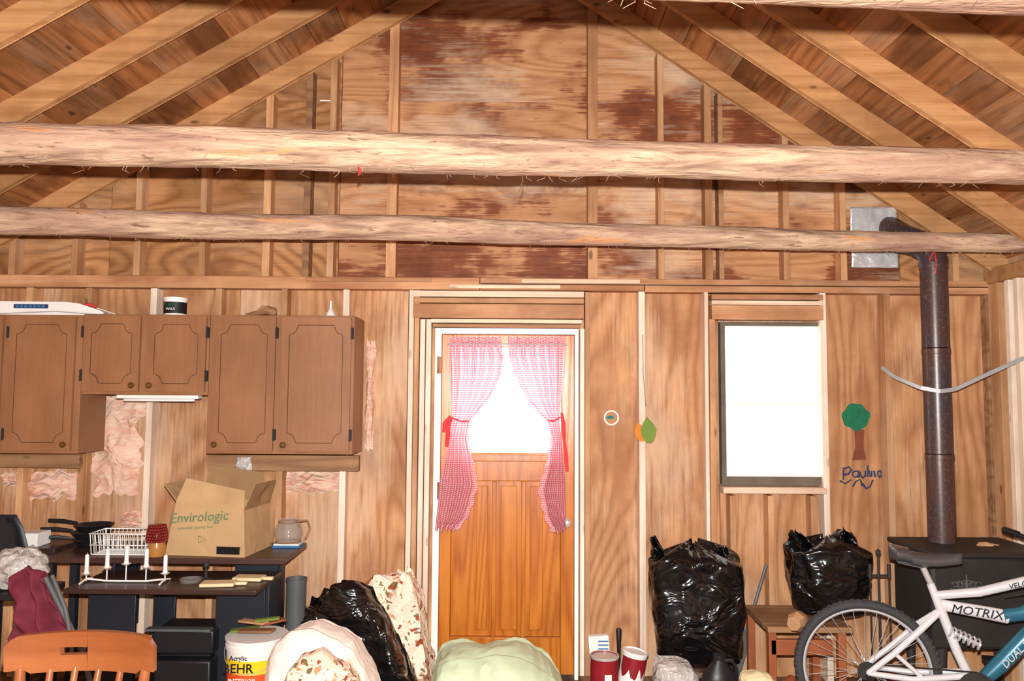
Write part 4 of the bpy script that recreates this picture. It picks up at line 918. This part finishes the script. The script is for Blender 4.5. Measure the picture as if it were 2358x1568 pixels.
# ---------------- left clutter
c=P(110,1390,3.6); e=thing('folded_stroller','folded maroon fabric stroller with grey tube frame','stroller',(c.x,c.y,0))
def mar(u,t):
    q=P(40+(75+60*(1-t))*u+4*nz(t*6,u*2,3),1480-(150+30*math.sin(u*3.0))*t,3.5); q.y+=.05*nz(u*5,t*4,2)+.03*math.sin(u*14+t*3)-.05; return q
m=M(); m.grid(mar,40,40); m.build('stroller_fabric','maroon',e,solid=.012,ang=2)
m=M(); m.tube([P(105,1330,3.42),P(150,1420,3.4),P(190,1500,3.4),P(235,1680,3.4)],.011,10); m.tube([P(120,1325,3.4),P(150,1400,3.38),P(165,1475,3.38),P(170,1720,3.4)],.009,10); m.tube([P(45,1330,3.5),P(35,1480,3.5),P(30,1720,3.5)],.011,10); m.build('stroller_frame','pgrey',e)
c=P(45,1310,3.8); m=M()
def bl(c,rx,ry,rz,amp,fq,seed):
    def fn(u,t):
        a=2*math.pi*u;b=math.pi*t; d=Vector((math.cos(a)*math.sin(b),math.sin(a)*math.sin(b),-math.cos(b))); k=1+amp*nz(d.x*fq+seed,d.y*fq,d.z*fq)+amp*.5*(1-2*abs(nz(d.x*fq*2,d.y*fq*2+seed,d.z*fq*2)))
        return Vector((c[0]+rx*d.x*k,c[1]+ry*d.y*k,max(c[2]-.088,c[2]+rz*d.z*k)))
    return fn
m.grid(bl(c,.12,.10,.09,.25,2.5,1),50,36,wrap=True); T(m.build('plastic_bag','clear',ang=2),'crumpled clear plastic bag on a stool','plastic bag')
e=thing('side_stool','dark stool carrying a plastic bag','stool',(c.x,c.y,0)); m=M(); zt4=c.z-.09
m.box(c.x-.2,c.x+.14,c.y-.12,c.y+.15,zt4-.03,zt4); m.build('seat','black',e,bevel=.005)
for a in(-.17,.11):
    for b in(-.1,.12): m=M(); m.box(c.x+a-.015,c.x+a+.015,c.y+b-.015,c.y+b+.015,0,zt4-.03); m.build('leg','blackd',e)
zc4=P(62,1258,4.4).z
m=M(); m.box(PX(25,4.4,1240),PX(93,4.4,1240),CY+4.37,CY+4.5,zc4,zc4+.075); T(m.build('white_box','white',bevel=.003),'white cardboard box on a side table','box')
e=thing('side_table','small dark table beside the desk','table',(-2.85,CY+4.5,0))
m=M(); m.box(-3.3,xL-.03,CY+4.35,CY+4.65,zc4-.03,zc4-.001); m.build('table_top','desk',e,bevel=.003)
for x in(-3.27,xL-.06):
    for y in(CY+4.38,CY+4.62): m=M(); m.box(x-.02,x+.02,y-.02,y+.02,0,zc4-.03); m.build('leg','blackd',e)
q=[P(u,v,4.15) for u,v in((-60,1200),(5,1200),(18,1225),(30,1270),(28,1300),(-60,1300))]
m=M(); m.prism([(k.x,k.z) for k in q],CY+4.15,CY+4.25); o=m.build('office_chair','blackd',bevel=.02); T(o,'navy padded office chair beside the desk','chair')
m=M(); m.tube([(q[4].x-.12,CY+4.2,0.03),(q[4].x-.12,CY+4.2,q[4].z+.02)],.03,10)
m.tube([(q[4].x-.35,CY+4.2,.03),(q[4].x+.1,CY+4.2,.03)],.025,8); m.build('chair_post','black',o)
# wooden chair near
Dn=2.36; c=P(180,1490,Dn); e=thing('dining_chair','varnished wooden spindle-back chair with slotted top rail','chair',(c.x,c.y-.2,0))
m=M()
N_=28; top=[];bot=[]
for i in range(N_+1):
    u=i/N_; px=8+345*u
    vt0=1470-4*math.sin(math.pi*u)
    if u<.08: vt0+=22*(1-u/.08)**2
    if u>.92: vt0+=22*((u-.92)/.08)**2
    vb0=1548+(10 if .12<u<.88 else 0)
    top.append(P(px,vt0,Dn));bot.append(P(px,vb0,Dn))
def seg(i): u=i/N_; return -.05*(1-(2*u-1)**2)
s0,s1=9,14
zslT,zslB=P(150,1502,Dn).z,P(150,1520,Dn).z
T_=.022
def strip(i0,i1,ft,fb):
    for i in range(i0,i1):
        a,b=ft(i),ft(i+1); c_,d=fb(i),fb(i+1); ya_,yb_=c.y-seg(i),c.y-seg(i+1)
        vs=[(c_[0],ya_,c_[1]),(d[0],yb_,d[1]),(b[0],yb_,b[1]),(a[0],ya_,a[1])]; vs+=[(x,y+T_,z) for x,y,z in vs]
        fs=[(0,1,2,3),(7,6,5,4),(0,4,5,1),(2,6,7,3)]
        if i==i1-1: fs.append((1,5,6,2))
        if i==i0: fs.append((3,7,4,0))
        m.add(vs,fs)
tt=lambda i:(top[i].x,top[i].z); bb=lambda i:(bot[i].x,bot[i].z)
strip(0,s0,tt,bb);strip(s1,N_,tt,bb);strip(s0,s1,tt,lambda i:(top[i].x,zslT));strip(s0,s1,lambda i:(top[i].x,zslB),bb)
for f in range(len(m.r)): m.r[f]=.3
m.build('backrest','chair',e,ang=1.)
for u in(35,95,150,205,260,325):
    i=int((u-8)/345*N_); q=P(u,1545,Dn); m=M(); r0=.014 if u in(35,325) else .009
    xb_=c.x+(q.x-c.x)*.85; m.tube([(q.x,c.y-seg(i)+.011,q.z),(q.x*.5+xb_*.5,c.y+.0,q.z-.2),(xb_,c.y-.03,.46)],[r0,r0*1.5,r0],10); m.build('spindle','chair',e)
m=M(); m.box(c.x-.21,c.x+.21,c.y-.42,c.y+.02,.43,.465); m.build('seat','chair',e,bevel=.012)
for a in(-.17,.17):
    for b in(-.38,-.02): m=M(); m.tube([(c.x+a,c.y+b,.43),(c.x+a*1.2,c.y+b,.2),(c.x+a*1.3,c.y+b,0)],[.018,.022,.014],10); m.build('leg','chair',e)
# ---------------- cloth heaps
T(hill([(985,1595),(1000,1548),(1018,1512),(1042,1496),(1070,1490),(1110,1493),(1150,1488),(1195,1491),(1225,1502),(1250,1520),(1272,1536),(1292,1562),(1308,1600)],3.75,.26,'mint','blanket',3.3,.035,4,ex=.5),'pale green blanket heaped on the floor','blanket')
T(hill([(838,1440),(848,1385),(862,1350),(890,1334),(922,1324),(955,1332),(968,1365),(975,1420),(984,1490),(994,1560),(1000,1620)],4.26,.11,'floral','comforter',4,.07,6,ex=.35),'floral comforter bundled upright on the floor','comforter')
T(hill([(680,1600),(684,1470),(696,1425),(730,1412),(770,1396),(800,1370),(835,1354),(858,1366),(872,1395),(895,1425),(915,1470),(935,1515),(950,1568),(965,1640)],3.93,.12,'bag','garbage_bag',8,.08,4,ex=.4),'shiny black garbage bag slumped around bedding','garbage bag','black garbage bags')
c=P(735,1560,3.42); e=thing('rolled_comforter','rolled comforter with white outside and floral lining','comforter',(c.x,c.y,0))
hill([(612,1600),(618,1552),(632,1505),(662,1472),(695,1448),(740,1440),(785,1458),(822,1478),(848,1520),(866,1556),(882,1600)],3.45,.17,'sheet','comforter_roll',3,.04,4,e,ex=.4)
hill([(655,1640),(662,1572),(684,1545),(708,1514),(745,1500),(775,1520),(800,1530),(826,1562),(845,1640)],3.25,.10,'floral','comforter_lining',5,.04,5,e,ex=.4)
